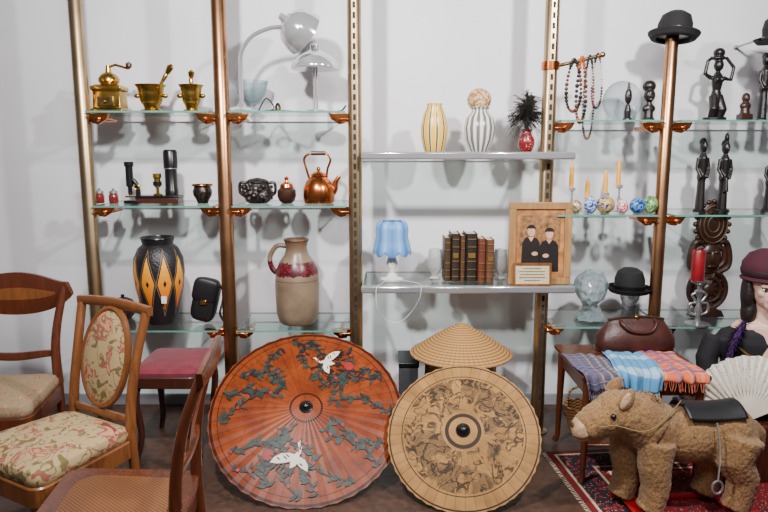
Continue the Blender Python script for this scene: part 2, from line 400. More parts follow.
MB(s).box(8, 13, -21.6, -21.2, 24, 31).build('price_tag', 'tag', p)
p, s = on('shoulder_bag', 'black leather shoulder bag leaning beside the diamond vase', 'bag', 207, SY-.02, Z3)
rb = Matrix.Rotation(R(14), 3, 'Y')
MB(s).ell((0, 0, 24), (12.5, 8, 22), rb, .5).build('body', 'black_leather', p)
MB(s).ell((1.5, -4, 34), (13, 5, 12.5), rb, .5).build('flap', 'black_leather', p)
MB(s).box(-3, 3, -10.2, -8.4, 21, 25).build('clasp', 'brass', p, bevel=.001)
MB(s).tube(spline([(14, -2, 40), (18, -3, 34), (18, -5, 24), (16, -10, 12), (20, -8, 2)]), 1.3, flat=.5).build('strap', 'black_leather', p)
p, s = on('lidded_pot', 'small dark lidded pot left of the diamond vase', 'pot', 124, SY+.08, Z3)
MB(s).lathe([(7, 0), (10, 4), (11, 10), (9, 16), (0, 16)]).build('body', 'wood_dark', p); MB(s).lathe([(10, 16.2), (10, 18), (5, 21), (1.5, 22), (2, 24), (0, 25)]).build('lid', 'pewter', p)

# ---------------------------------------------------------------- bay 2 top lamps
p, s = on('arched_desk_lamp', 'chrome desk lamp with an arched neck and tilted dome shade', 'lamp', 242, SY-.03, Z1)
MB(s).lathe([(15, 0), (15, 1.5), (13, 3.5), (5, 6), (3.5, 9), (0, 9)]).build('base', 'chrome', p)
MB(s).tube(spline([(0, 0, 8), (0, 0, 40), (2, -2, 58), (13, -5, 72), (30, -8, 79), (42, -10, 80), (52, -11, 79)]), 2.2).build('neck', 'chrome', p)
rt = Matrix.Rotation(R(-55), 3, 'Y') @ Matrix.Rotation(R(30), 3, 'X')
m = MB(s); ctr = Vector((56, -11, 80)); rings = []
for r_, z_ in [(1, 13), (7, 12), (8, 10.8), (13, 8.5), (14, 7), (18, 3), (18.6, 1.4), (21, -4), (22.5, -12), (21.5, -12), (20, -4), (17, 2), (12, 7), (1, 10)]:
    rings.append([ctr + rt @ Vector((r_*cos(2*PI*i/28), r_*sin(2*PI*i/28), z_)) for i in range(28)])
m.rings(rings).build('shade', 'chrome', p)
MB(s).ell(ctr+rt @ Vector((0, 0, -3)), 6).build('bulb', 'white', p)
MB(s).tube([ctr+rt @ Vector((0, 0, 12)), ctr+rt @ Vector((0, 0, 18))], [4.5, 3]).build('socket', 'chrome', p)
p, s = on('mushroom_lamp', 'chrome table lamp with a shallow mushroom shade', 'lamp', 316, SY+.02, Z1)
MB(s).lathe([(15, 0), (15, 1.2), (10, 2.6), (2, 3.5), (0, 3.6)]).build('base', 'chrome', p)
for k in (-1.4, 1.4): MB(s).tube([(k, 0, 3), (k, 0, 48)], 1.1).build('stem', 'chrome', p)
MB(s).lathe([(23.5, 42), (24, 44), (22.5, 48), (17, 54), (9, 58.5), (5, 61), (5, 65), (1, 67), (1, 65), (7, 57), (16, 52), (22, 44)], 36).build('shade', 'chrome', p)
MB(s).ell((0, 0, 49), 5).build('bulb', 'white', p)
p, s = on('glass_bowl', 'clear glass bowl standing behind the arched desk lamp', 'bowl', 252, 3.74, Z1)
MB(s).lathe([(7, 0), (7, 1), (2, 3), (2, 7), (8, 11), (14, 19), (17, 32), (16.2, 32), (13, 19), (7, 12.5), (0, 10)], 32).build('bowl', 'crystal', p)
cz = Z1+.004
def cord(name, lab, pts, r, mat, cat='cord'):
    return tag(MB().tube(spline(pts, 8), r, 8).build(name, mat), lab, cat)
def W(px, Y, z): return (X(px, Y, z), Y, z)
cord('power_cord', 'black lamp cord coiled on the glass between the two chrome lamps', [W(258, 3.62, cz), W(266, 3.6, cz+.07), W(274, 3.56, cz+.02), W(268, 3.52, cz), W(262, 3.56, cz), W(272, 3.60, cz+.008), W(290, 3.52, cz), W(298, 3.6, cz)], .0035, 'black')
cord('power_cord', 'black cord looping right of the mushroom lamp base', [W(334, 3.62, cz), W(340, 3.6, cz), W(346, 3.53, cz+.03), W(343, 3.5, cz+.005), W(337, 3.53, cz)], .003, 'black')
p, s = on('pull_plug', 'small brass and black plug on the glass beside the coiled cord', 'plug', 278, SY-.1, Z1)
MB(s).lathe([(3, 0), (3, 5), (1.6, 8), (0, 9)]).build('body', 'black', p); MB(s).lathe([(3.2, 1), (3.2, 2.5)]).build('band', 'brass', p)
# middle
p, s = on('carved_pot', 'lumpy dark carved metal pot left of the small brown jar', 'pot', 258, SY, Z2)
m = MB(s); m.lathe([(9, 0), (12, 2), (14.5, 9), (13.5, 16), (11, 19), (12, 22), (0, 22)], 24, sy=.8)
random.seed(7)
for k in range(34):
    a = 2*PI*random.random(); z_ = random.uniform(4, 18); m.ell((14*cos(a), 11.4*sin(a), z_), random.uniform(1.6, 3), seg=8, n=6)
m.build('body', 'pewter', p, vox=.004, sm=1)
for a in (-1, 1): MB(s).tube(spline([(a*11, 0, 20), (a*17, 0, 20), (a*17.5, 0, 11), (a*13, 0, 7)]), 1.5).build('handle', 'pewter', p)
m = MB(s).lathe([(11, 22.2), (8, 24), (3, 25), (0, 25.5)], 24, sy=.8).build('lid', 'pewter', p)
p, s = on('lidded_jar', 'small brown lidded jar left of the copper kettle', 'jar', 287, SY, Z2)
MB(s).lathe([(5, 0), (8, 3), (9.5, 8), (9, 13), (6, 16), (0, 16)]).build('body', 'ebony_brown', p); MB(s).lathe([(7, 16.1), (6, 19), (2, 21), (1.5, 23), (2.6, 25), (0, 27)]).build('lid', 'copper', p)
p, s = on('kettle', 'polished copper kettle with a looped handle', 'kettle', 319, SY, Z2)
MB(s).lathe([(13, 0), (15, 1), (16, 7), (15.5, 15), (12.5, 22), (8, 26), (7, 27), (0, 27)], 36).build('body', 'copper', p)
l_ = MB(s).lathe([(8, 27.2), (7, 29), (3, 31.5), (0, 32)]).build('lid', 'copper', p); MB(s).ell((0, 0, 34), 2.2).build('knob', 'brass', l_)
MB(s).tube(spline([(12, 0, 9), (16, 0, 14), (17, 0, 21), (21, 0, 27)]), [4, 3.4, 2, 1.8]).build('spout', 'copper', p)
MB(s).tube(spline([(-9, 0, 24), (-12, 0, 34), (-14, 0, 44), (-8, 0, 49), (0, 0, 49), (8, 0, 49), (12, 0, 43), (9, 0, 34), (8, 0, 25)]), 1.2).build('handle', 'copper', p)
MB(s).tube([(-7, 0, 49.3), (7, 0, 49.3)], 2.1).build('grip', 'wood_dark', p)
# jug
t = NT('stoneware'); o_ = t.sep(t.obj()); Hj = 83*U(SY, Z3)
base = t.mix(t.step(t.noise(9, 4), .35, .65), lin((142, 122, 100)), lin((118, 100, 82)))
base = t.mix(t.step(o_[2], Hj*.78, Hj*1.0), base, lin((96, 72, 54)))
band = t.math('LESS_THAN', t.math('ABSOLUTE', t.math('SUBTRACT', o_[2], Hj*.67)), t.math('ADD', Hj*.075, t.math('MULTIPLY', t.math('SUBTRACT', t.noise(60, 0), .5), Hj*.06)))
c1 = t.mix(band, base, t.mix(t.step(t.vor(80), .3, .4), lin((150, 16, 30)), lin((66, 18, 26))))
c1 = t.mix(t.math('LESS_THAN', t.math('ABSOLUTE', t.math('SUBTRACT', o_[2], Hj*.53)), .002), c1, lin((84, 64, 54)))
t.col(c1); M['stoneware'] = t.set(.32)
p, s = on('jug', 'tall beige stoneware jug with a red flower band', 'jug', 298, SY, Z3); s *= .97
MB(s).lathe([(17, 0), (19, 2), (21.5, 10), (22.5, 40), (21.5, 54), (17, 64), (12, 71), (10.5, 78), (12, 84), (12.5, 86), (10, 86), (9, 78), (0, 60)], 44).build('body', 'stoneware', p)
MB(s).tube(spline([(-10, 0, 79), (-20, 0, 79), (-27, 0, 68), (-25, 0, 56), (-18, 0, 50)]), [2.4, 2.8], 12).build('handle', 'stoneware', p)
MB(s).torus((0, 0, 85.5), 11.5, 1.3).build('rim', 'terracotta', p)

# ---------------------------------------------------------------- bay 3 top
t = NT('striped_yellow'); av, o_ = ang(t, 11); u = tri01(t, av)
c1 = t.mix(t.math('GREATER_THAN', u, .34), lin((96, 90, 76)), lin((250, 190, 0)))
c1 = t.mix(t.math('LESS_THAN', t.math('ABSOLUTE', t.math('SUBTRACT', u, .34)), .06), c1, lin((236, 232, 210))); t.col(c1); M['sy'] = t.set(.3)
t = NT('striped_silver'); av, o_ = ang(t, 14); u = tri01(t, av)
t.col(t.mix(t.step(u, .35, .6), lin((226, 224, 218)), lin((110, 106, 102)))); t.bump(u, .3, .004); M['ss'] = t.set(.25)
t = NT('speckled_ball'); t.col(t.mix(t.step(t.noise(70, 2), .45, .55), lin((212, 180, 134)), lin((150, 104, 66)))); M['ball'] = t.set(.5)
p, s = on('striped_vase', 'yellow and white vertically striped vase', 'vase', 434, SY-.03, C1)
MB(s).lathe([(9, 0), (10, 1), (13, 14), (13.5, 24), (11, 36), (7.5, 44), (8, 47), (6.5, 47), (6, 43), (0, 30)], 40).build('body', 'sy', p)
p, s = on('striped_vase', 'silver white fluted vase under a speckled ball', 'vase', 479, SY-.03, C1)
MB(s).lathe([(8, 0), (9, 1), (14, 12), (15.5, 23), (13.5, 33), (9, 38), (8, 41), (10, 43), (8, 43), (0, 36)], 40).build('body', 'ss', p)
p, s = on('speckled_ball', 'beige speckled ball resting in the mouth of the fluted vase', 'ball', 479, SY-.03, C1+40.2*U(SY, C1))
MB(s).ell((0, 0, 10), (12, 12, 11.5), seg=28, n=18).build('shell', 'ball', p); MB(s).torus((0, 0, 3.6), 9, .8).build('band', 'white', p)
p, s = on('bud_vase', 'small dark red patterned vase holding dark feathers', 'vase', 526, SY-.03, C1)
t = NT('red_pattern'); t.col(t.mix(t.step(t.vor(150), .7, .9), lin((118, 12, 26)), lin((206, 160, 150)))); M['rp'] = t.set(.25)
MB(s).lathe([(5, 0), (6, 1), (8, 7), (8, 12), (5, 17), (4.5, 20), (6, 22), (5, 22), (0, 18)]).build('body', 'rp', p)
random.seed(4)
m = MB(U(SY, C1))
for k in range(330):
    az = random.uniform(0, 2*PI); el = R(random.uniform(-25, 88)); L = random.uniform(13, 23)+5*max(0, sin(el))
    d = Vector((cos(el)*cos(az), cos(el)*sin(az)*.7, sin(el))); st = Vector((0, 0, 28+random.random()*16))
    sd = d.cross(Vector((random.gauss(0, .4), random.gauss(0, .4), 1)))
    if sd.length < .1: sd = Vector((1, 0, 0))
    sd.normalize()
    P = [st+d*(L*q)+Vector((0, 0, -9*q*q)) for q in (0, .2, .4, .6, .8, 1)]
    for i in range(5):
        m.f([m.v(P[i]-sd*.3), m.v(P[i]+sd*.3), m.v(P[i+1]+sd*.25), m.v(P[i+1]-sd*.25)])
        for a in (-1, 1):
            for q in (0, .5):
                b = P[i].lerp(P[i+1], q); m.f([m.v(b), m.v(b+d*.7), m.v(b+sd*a*(2.6+1.4*random.random())+d*1.6+Vector((0, 0, -.8)))])
m.tube([(0, 0, 18), (0, 0, 36)], 2, 8)
o = m.build('feather_bunch', 'feather', smooth=False, loc=W(526, SY-.03, C1)); tag(o, 'bunch of dark feathers spreading out of the small red vase', 'feathers'); o['kind'] = 'stuff'
# bay 3 bottom
t = NT('blue_shade'); av, o_ = ang(t, 8); u = tri01(t, av)
t.col(t.mix(t.step(u, .0, 1), lin((124, 174, 224)), lin((66, 120, 186)))); M['blue_shade'] = t.set(.45, 0, Emission_Color=lin((110, 166, 224)), Emission_Strength=.1)
p, s = on('blue_table_lamp', 'little table lamp with a pale blue scalloped shade on a white base', 'lamp', 392, SY-.05, C2)
MB(s).lathe([(11, 0), (11.5, 1.5), (6, 3), (3, 7), (4.5, 12), (6, 17), (4, 23), (2, 26), (2, 30), (0, 30)]).build('base', 'white', p)
rg = []
for r_, z_ in [(17, 28), (18.2, 31), (16.5, 36), (14.5, 43), (15, 51), (13.5, 57), (11, 59), (10, 59), (12, 56), (13.5, 50), (13, 43), (15.2, 35), (16.4, 30)]:
    rg.append([((r_+1.3*abs(cos(4*a)))*cos(a), (r_+1.3*abs(cos(4*a)))*sin(a), z_-(3.2*abs(cos(4*a)) if z_ < 32 else 0)) for a in [2*PI*i/96 for i in range(96)]])
MB(s).rings(rg, cap0=False, cap1=False).build('lamp_shade', 'blue_shade', p)
cord('lamp_wire', 'thin white wire hanging below the chrome shelf', [W(386, 3.52, C2+.003), W(380, 3.40, C2+.003), W(377, 3.36, C2+.002), W(376, 3.352, C2-.05), W(378, 3.37, C2-.12), W(386, 3.42, C2-.19), W(399, 3.44, C2-.21), W(411, 3.42, C2-.15), W(419, 3.37, C2-.07), W(421, 3.352, C2-.02), W(421, 3.36, C2+.003), W(416, 3.45, C2+.003), W(402, 3.52, C2+.003)], .0019, 'white_wire')
def tumbler(px, lab, w, h, Y=SY-.02):
    p, s = on('glass_cup', lab, 'cup', px, Y, C2, 0, 'white glass cups')
    MB(s).lathe([(w*.6, 0), (w*.7, 1), (w*.3, 3), (w*.5, 6), (w, 12), (w*.95, h*.7), (w*.8, h), (w*.7, h), (w*.85, h*.6), (w*.8, 12), (0, 8)], 14).build('bowl', 'milky', p)
    MB(s).lathe([(w*.85, h*.8), (w*.85, h*.84)], 24).build('band', 'white', p)
tumbler(435, 'white cut glass cup left of the old books', 8, 30); tumbler(500, 'white glass cup between the books and the picture', 7.5, 30)
bks = [(443, 449, 43, (74, 52, 38), 'slim dark brown book at the left end of the row'), (449.4, 458, 47, (48, 34, 28), 'thick dark book with gold bands, tallest of the left part of the row'),
       (458.4, 463, 45, (96, 62, 44), 'thin brown book between two thick black books'), (463.5, 475, 47, (34, 28, 26), 'thickest book, black leather with gold bands in the middle'),
       (475.6, 483, 42, (110, 54, 38), 'reddish brown book right of the thickest black one'), (483.5, 491.5, 41, (106, 68, 48), 'lighter brown book at the right end of the row')]
for i, (a, b, h, c, lab) in enumerate(bks):
    p, s = on('book', lab, 'book', (a+b)/2, SY-.02, C2, 0, 'old leather books on the chrome shelf'); w = (b-a)/2
    m = MB(s)
    m.rings([[(-w, 14, z), (-w, -12, z), (-w*.7, -14, z), (0, -14.8, z), (w*.7, -14, z), (w, -12, z), (w, 14, z), (w-.7, 14, z), (w-.7, -12, z), (0, -13.5, z), (-w+.7, -12, z), (-w+.7, 14, z)] for z in (0, h)])
    m.build('cover', pm('book_leather', c, .5, bump=.3), p, smooth=False)
    MB(s).box(-w+.75, w-.75, -11.8, 13, .8, h-1).build('pages', 'page', p, smooth=False)
    m = MB(s)
    for q in (.1, .25, .42, .72, .88): m.box(-w*.72, w*.72, -15.3, -13.9, h*q, h*q+.8)
    if i % 2: m.box(-w*.6, w*.6, -15.2, -13.9, h*.5, h*.6)
    m.build('spine_bands', 'gold_leaf', p, smooth=False)
# framed picture, in front of the slotted post
p = thing('framed_picture', 'light wood frame holding a picture of an old couple in black', 'picture', W(538.5, 3.424, C2+.001), 0, rot=(R(-1.5), 0, 0)); s = U(3.42, C2)
m = MB(s)
for (x0, x1, z0, z1) in ((-31, 31, 0, 7), (-31, 31, 75, 82), (-31, -24, 7, 75), (24, 31, 7, 75)): m.box(x0, x1, -2.5, 2.5, z0, z1)
m.build('frame', 'wood_light', p, bevel=.003)
t = NT('picture_ground'); t.col(t.mix(t.step(t.noise(16, 3), .35, .65), lin((196, 134, 76)), lin((128, 80, 44)))); M['pic'] = t.set(.5)
cv = MB(s).box(-24, 24, -.5, 1.5, 7, 75).build('canvas', 'pic', p, smooth=False)
MB(s).box(-20, 20, -.7, -.55, 36, 69).build('painted_wall', pm('p_win', (170, 118, 68), .6, var=.5, scale=40), cv, smooth=False)
m = MB(s)
for cx, h, w_ in ((-9, 50, 9), (9, 47, 9.5)):
    m.prism([(cx-w_*1.05, 13), (cx+w_*1.05, 13), (cx+w_, 30), (cx+w_*.95, h-8), (cx+w_*.7, h-4), (cx+w_*.25, h-2), (cx-w_*.25, h-2), (cx-w_*.7, h-4), (cx-w_*.95, h-8), (cx-w_, 30)], -1.1, -.72)
m.prism(arc(-9, 54, 4.8, 20, 160, 10, 6), -1.4, -.72); m.prism(arc(9, 52, 4.8, 10, 170, 10, 5), -1.4, -.72)
m.build('painted_clothes', 'ink', cv, smooth=False)
m = MB(s)
for cx, z_ in ((-9, 53), (9, 50.5)):
    m.prism(arc(cx, z_, 3.9, 0, 360, 14, 5)[:-1], -1.3, -1.12); m.prism([(cx-3, z_-5.4), (cx+3, z_-5.4), (cx, z_-10)], -1.25, -1.12)
m.prism(arc(-5, 31, 3.2, 0, 360, 12, 2)[:-1], -1.3, -1.12); m.prism(arc(6, 29, 3.2, 0, 360, 12, 2)[:-1], -1.3, -1.12)
m.build('painted_faces', 'face_ink', cv, smooth=False)
p = thing('small_framed_card', 'small framed certificate leaning in front of the picture', 'card', W(532, 3.384, C2+.001), 0, rot=(R(-5), 0, 0)); s = U(3.38, C2)
m = MB(s)
for (x0, x1, z0, z1) in ((-19, 19, 0, 2), (-19, 19, 21, 23), (-19, -17, 2, 21), (17, 19, 2, 21)): m.box(x0, x1, -1.5, 1.5, z0, z1)
m.build('frame', 'wood_mid', p, smooth=False)
cd = MB(s).box(-17, 17, -.3, 1, 2, 21).build('card', 'page', p, smooth=False)
m = MB(s)
for k, w in enumerate((9, 13, 12, 13, 8)): m.box(-w, w, -.5, -.35, 17-k*3, 17.6-k*3)
m.build('print', 'ink', cd, smooth=False)

# ---------------------------------------------------------------- figures helper
def figure(name, lab, px, z, parts, mat='ebony', base=(9, 3), Y=SY, group='carved dark wood figures', kx=1, vox=.0035):
    p, s = on(name, lab, 'figurine', px, Y, z, 0, group)
    m = MB(s)
    for q in parts:
        if q[0] == 'e': m.ell(q[1], q[2])
        elif q[0] == 't': m.tube(q[1], q[2], 10)
        elif q[0] == 'b': m.box(*q[1])
    for v in m.bm.verts: v.co.x *= kx
    m.build('figure', mat, p, vox=vox, sm=2)
    if base: MB(s).lathe([(base[0], 0), (base[0], base[1]-.6), (base[0]*.9, base[1]), (0, base[1])], 20).build('plinth', mat, p)
    return p
def slim(h, arms=True, b=3):
    k = h/70
    L = [('t', [(0, 0, b-1), (0, 0, 20*k), (0, 0, 36*k)], [6*k, 5*k, 4.5*k]), ('e', (0, 0, 34*k), (6*k, 5*k, 7*k)), ('t', [(0, 0, 36*k), (0, 0, 52*k), (0, 0, 57*k)], [4.5*k, 5.5*k, 2.5*k]),
         ('e', (0, 0, 63*k), (4.6*k, 4.8*k, 6.5*k)), ('e', (0, -4.6*k, 62*k), (1, 1.4, 2)), ('e', (0, 2*k, 67*k), (4.6*k, 4.2*k, 4.2*k))]
    if arms:
        for a in (-1, 1): L.append(('t', [(a*6*k, 0, 52*k), (a*8*k, -1, 42*k), (a*4*k, -5*k, 33*k)], [2.2*k, 2*k, 1.8*k]))
    return L
# bay 4 top
p = thing('necklace_bar', 'brass bar reaching out of the rack holding necklaces', 'rail', (.851, PY, zrow(66, PY)), 0)
s = U(PY, 1.9)
MB(s).tube([(6.2, 0, 0), (26, -6, 4), (47, -12, 9)], 1.8).build('arm', 'old_brass', p); MB(s).ell((47.5, -12.2, 9.2), 2.8).build('knob', 'old_brass', p)
MB(s).lathe([(9, -4), (9, 4)], 20).build('collar', 'copper', p)
def necklace(off, ln, w, cols, r, lab, tilt=0):
    q = Vector((off, -6-(off-26)*.28, 4+(off-26)*.23)) * s
    nk = thing('necklace', lab, 'necklace', Vector(p.location)+q, 0, 'necklaces hanging from the brass bar')
    n = int((2*ln+2*w)/(r*1.7)); ms = [MB(s) for _ in cols]
    for i in range(n):
        a = 2*PI*i/n; c = (w*sin(a)*(1-.3*cos(a)), tilt*sin(a)-1-2*abs(sin(a/2)), 2.2-ln/2+ln/2*cos(a))
        ms[i*7 // n % len(cols)].ell(c, r*random.uniform(.75, 1.2), seg=8, n=6)
    for mm, cc in zip(ms, cols): mm.build('beads', cc, nk)
for nm_, c in (('bead_black', (24, 22, 24)), ('bead_orange', (200, 90, 30)), ('bead_white', (214, 204, 190)), ('bead_brown', (110, 60, 36)), ('bead_red', (120, 30, 30))): M[nm_] = pm(nm_, c, .3)
necklace(22, 50, 7, ['bead_black', 'bead_brown'], 1.8, 'dark brown and black bead necklace nearest the post')
necklace(29, 62, 5, ['bead_orange', 'bead_brown', 'bead_black'], 2.0, 'chunky orange and brown bead necklace hanging in the middle', 2)
necklace(36, 80, 5, ['bead_black', 'bead_brown'], 1.2, 'longest bead necklace, thin and dark')
necklace(43, 52, 5, ['bead_red', 'bead_white', 'bead_black', 'bead_black'], 1.2, 'thin red, white and black bead necklace at the end of the bar', 1)
p, s = on('glass_plate', 'clear round glass plate standing upright behind the small masks', 'plate', 620, 3.72, R1)
MB(s).rings([[(r_*cos(a), y_, 20+r_*sin(a)) for a in [2*PI*i/36 for i in range(36)]] for r_, y_ in ((5, 1), (14, 0), (19, -3), (20, -4), (19, -2), (14, 1.5), (5, 2))]).build('disc', 'crystal', p)
figure('carved_figurine', 'narrow pointed black figurine left of the round headed one', 627, R1, [('t', [(0, 0, 2), (0, 0, 10), (0, 0, 16)], [3, 3.6, 2]), ('e', (0, 0, 24), (3.6, 3, 8)), ('e', (0, 0, 32), (1.6, 1.6, 6)), ('e', (0, -3, 23), (1, 1.2, 2.5))], base=(4.5, 3), Y=3.57)
figure('carved_figurine', 'round headed black bust on the upper glass shelf', 648, R1, [('t', [(0, 0, 2), (0, 0, 12), (0, 0, 18)], [5, 4, 2.6]), ('e', (0, 0, 12), (6.5, 4, 5)), ('e', (0, 0, 25), (5.5, 5.5, 7)), ('e', (0, 2, 34), (6.5, 6, 6)), ('e', (0, -5.2, 24), (1.2, 1.6, 2)), ('e', (0, -4.5, 20.5), (2, 1.4, 1))], base=(6, 3), Y=3.57)
# bay 5 top
figure('vessel_carrier', 'ebony figure kneeling with raised arms carrying a bowl on the head', 714, R1, [
    ('t', [(-3, 0, 2), (-4, -6, 12), (-2, 0, 24)], [4, 4.4, 5]), ('t', [(4, 0, 2), (5, -5, 11), (2, 0, 24)], [4, 4.4, 5]), ('t', [(0, 0, 22), (0, 0, 30), (0, -1, 42), (0, 0, 48)], [6, 4, 6, 2.2]),
    ('e', (0, -1, 54), (4.6, 5, 6)), ('e', (0, 0, 61), (7, 6, 2.5)), ('e', (0, 0, 66), (5.5, 5.5, 5)),
    ('t', [(-6, 0, 42), (-13, -1, 46), (-11, -1, 58), (-6, 0, 62)], [2.4, 2, 1.8, 1.6]), ('t', [(6, 0, 42), (13, -1, 40), (15, -1, 52), (7, 0, 62)], [2.4, 2, 1.8, 1.6]), ('e', (-2.5, -5.5, 40), 2.3), ('e', (2.5, -5.5, 40), 2.3)], base=(11, 4))
figure('wooden_bust', 'small red brown carved bust on a square block', 744, R1, [('b', (-6, 6, -5, 5, .5, 7)), ('t', [(0, 0, 6), (0, 0, 13)], [5, 4]), ('e', (0, 0, 15), (5.5, 4, 4.5)), ('e', (0, 0, 23), (3.8, 4, 5)), ('e', (0, -4, 22), (.9, 1.2, 1.5))], 'ebony_brown', base=(6.5, 1.5))
figure('tall_figurine', 'tall slim black figure beside the red brown bust', 761, R1, slim(66), base=(5, 3), kx=.75)
figure('tall_figurine', 'slim black figure at the right edge under the hanging hat', 775, R1, slim(60), base=(5, 3), Y=3.58, kx=.8)
figure('ebony_figure', 'slim ebony figure with folded arms behind the red candle', 699, R2, slim(72), base=(6, 3), kx=.72)
figure('ebony_figure', 'taller ebony figure with a long headdress, second from the copper post', 721, R2, slim(70)+[('e', (0, 0, 72), (2.5, 3, 6)), ('t', [(0, -5, 34), (0, -6, 20)], [2, 3])], base=(7, 3), kx=.8)
figure('ebony_figure', 'ebony figure partly cut by the right picture edge', 767, R2, slim(60), base=(6, 3), kx=.8)
# bowler hats
def bowler(lab, loc, s, rz=0, mat='black_matte', band='black', rot=None):
    p = thing('bowler_hat', lab, 'hat', loc, rz, None, rot)
    MB(s).lathe([(1, 27.5), (8, 26.8), (14, 23), (16.8, 15), (17, 6), (17.2, 3), (23, 2.6), (25, 4.5), (25.4, 6), (24.6, 6), (23.6, 2.6), (22, .6), (17, 0), (16, 3), (16, 12), (13, 21), (7, 25), (1, 26)], 44, sx=.95, sy=1.12).build('felt', mat, p)
    MB(s).lathe([(17.3, 3.2), (17.5, 3.4), (17.4, 8.8), (17.1, 9)], 44, sx=.955, sy=1.125).build('hat_band', band, p)
    return p
s5 = U(PY, 2.1)
bowler('black bowler hat sitting on the top of the copper post', (1.464+.004, PY, P5-25.5*s5+.008), s5*1.0, rot=(R(-4), R(7), 0))
hx = X(782, 3.45, 2.1)
bowler('black hat hanging at the upper right picture edge', (hx, 3.45, zrow(42, 3.45)), U(3.45, 2.1), rot=(R(8), R(-12), 0))
p = thing('hat_peg', 'steel wall peg holding the black hat at the right edge', 'peg', (hx, 3.9, zrow(34, 3.45)))
MB().tube([(0, -.001, 0), (0, -.44, .012)], .006).build('arm', 'steel', p); MB().tube([(0, -.012, 0), (0, -.0005, 0)], .012, 16).build('plate', 'steel', p)
# ---------------------------------------------------------------- bay 4 middle: candles + glass balls
for px, row0, hgt, ch, lab in ((571, 0, 24, 28, 'orange taper candle, leftmost of the four'), (587, 0, 14, 21, 'orange taper candle, shortest of the four'), (605, 0, 19, 25, 'orange taper candle, third from the left'), (618, 0, 26, 29, 'orange taper candle, tallest and nearest the copper post')):
    Yc = SY+.05 if px in (587, 618) else SY+.0
    p, s = on('candlestick', lab.replace('orange taper candle', 'silver candlestick under the orange taper'), 'candlestick', px, Yc, R2, 0, 'slim silver candlesticks')
    MB(s).lathe([(5, 0), (5, 1), (1.5, 2.5), (1, 5), (2, hgt*.45), (1, hgt*.6), (1.2, hgt-4), (3.4, hgt-2.6), (3.4, hgt), (2.8, hgt), (2.6, hgt-2), (0, hgt-2)], 18).build('stem', 'chrome', p)
    p2, s = on('candle', lab, 'candle', px, Yc, R2+(hgt-1.9)*s, 0, 'orange taper candles')
    MB(s).tube([(0, 0, 0), (0, 0, ch*.7), (0, 0, ch)], [2.5, 2.1, .7], 12).build('wax', 'orange_wax', p2); MB(s).tube([(0, 0, ch), (.4, 0, ch+2)], .25, 5).build('wick', 'black', p2)
for px, r_, ez, c, c2, lab in ((576, 6, 1.15, (206, 190, 150), (110, 90, 60), 'amber flecked glass egg at the left end of the shelf'), (590, 6.8, 1.3, (24, 60, 150), (190, 210, 230), 'blue and white swirled glass egg'), (605, 9, 1, (220, 180, 40), (20, 50, 140), 'largest glass ball, yellow and blue'), (622, 6, 1.25, (200, 50, 70), (230, 210, 210), 'small pink glass egg'), (637, 8, 1, (14, 44, 120), (90, 150, 190), 'deep blue glass ball'), (650, 7.6, 1.2, (150, 186, 120), (60, 100, 60), 'pale green glass egg beside the copper post')):
    p, s = on('glass_paperweight', lab, 'paperweight', px, SY-.11, R2, 0, 'glass balls and eggs on the shelf with the candles')
    MB(s).lathe([(r_*sin(PI*k/16)*(1-.12*(ez > 1)*(1-cos(PI*k/16))*.5), r_*ez*(1-cos(PI*k/16))+.2) for k in range(17)], 28).build('ball', cglass('swirl_glass', c, c2), p); MB(s).lathe([(r_*.5, 0), (r_*.55, .8)], 20).build('foot', 'crystal', p)
# ---------------------------------------------------------------- heads
def head(m, k=1.0, c=(0, 0, 0)):
    def e(p, r): m.ell((c[0]+p[0]*k, c[1]+p[1]*k, c[2]+p[2]*k), (r[0]*k, r[1]*k, r[2]*k))
    def tb(pts, r): m.tube([(c[0]+a*k, c[1]+b*k, c[2]+d*k) for a, b, d in pts], [q*k for q in r], 14)
    tb([(0, 3, 0), (0, 2, 10), (0, 1, 20)], [9, 7.5, 8]); e((0, 2, 38), (14, 17, 17)); e((0, -3, 27), (10.5, 12, 13)); e((0, -9, 19), (5, 5.5, 5)); e((0, -12.5, 34.5), (9, 4, 4))
    tb([(0, -14.5, 36), (0, -17.5, 30), (0, -19.5, 27)], [1.5, 1.8, 2.2]); e((-1.7, -17, 26.3), (1.6, 2, 1.5)); e((1.7, -17, 26.3), (1.6, 2, 1.5))
    e((0, -14.6, 22.3), (3.8, 2.4, 1.3)); e((0, -14.2, 20.2), (3.2, 2.4, 1.4)); e((-6.2, -9.5, 28), (3.8, 4, 4)); e((6.2, -9.5, 28), (3.8, 4, 4))
    for a in (-1, 1): e((a*14, 2, 31), (1.6, 3.4, 5.4))
hY = 3.56
p, s = on('glass_bust', 'rough facetted clear glass head, bare, left of the hatted one', 'glass head', 589, hY, R3, R(-22))
m = MB(s*.93); head(m, 1, (0, 0, 0)); m.lathe([(17, .6), (17, 3), (12, 8), (11, 14)], 24, c=(0, 2, 0)); m.ell((0, 4, 36), (18, 19, 19))
fb = m.build('head', 'facet', p, smooth=False, vox=.012); fb.modifiers[0].use_smooth_shade = False
tv = bpy.data.textures.new('facets', 'VORONOI'); tv.noise_scale = .045
dm = fb.modifiers.new('d', 'DISPLACE'); dm.texture = tv; dm.strength = .02; dm.mid_level = .6
p, s = on('dark_bust', 'dark display head wearing the black bowler', 'display head', 628, hY, R3, R(-15))
m = MB(s*.9); head(m, 1, (0, 0, 3)); m.lathe([(15, 0), (14, 2), (9, 6)], 24, c=(0, 2, 0)); m.build('head', clear('smoked_glass', (60, 62, 66), .8, .8), p, vox=.004, sm=3)
bowler('black bowler hat with a satin band worn by the dark display head', (p.location.x, hY+.01, R3+28.5*s), s*.9, R(-15))
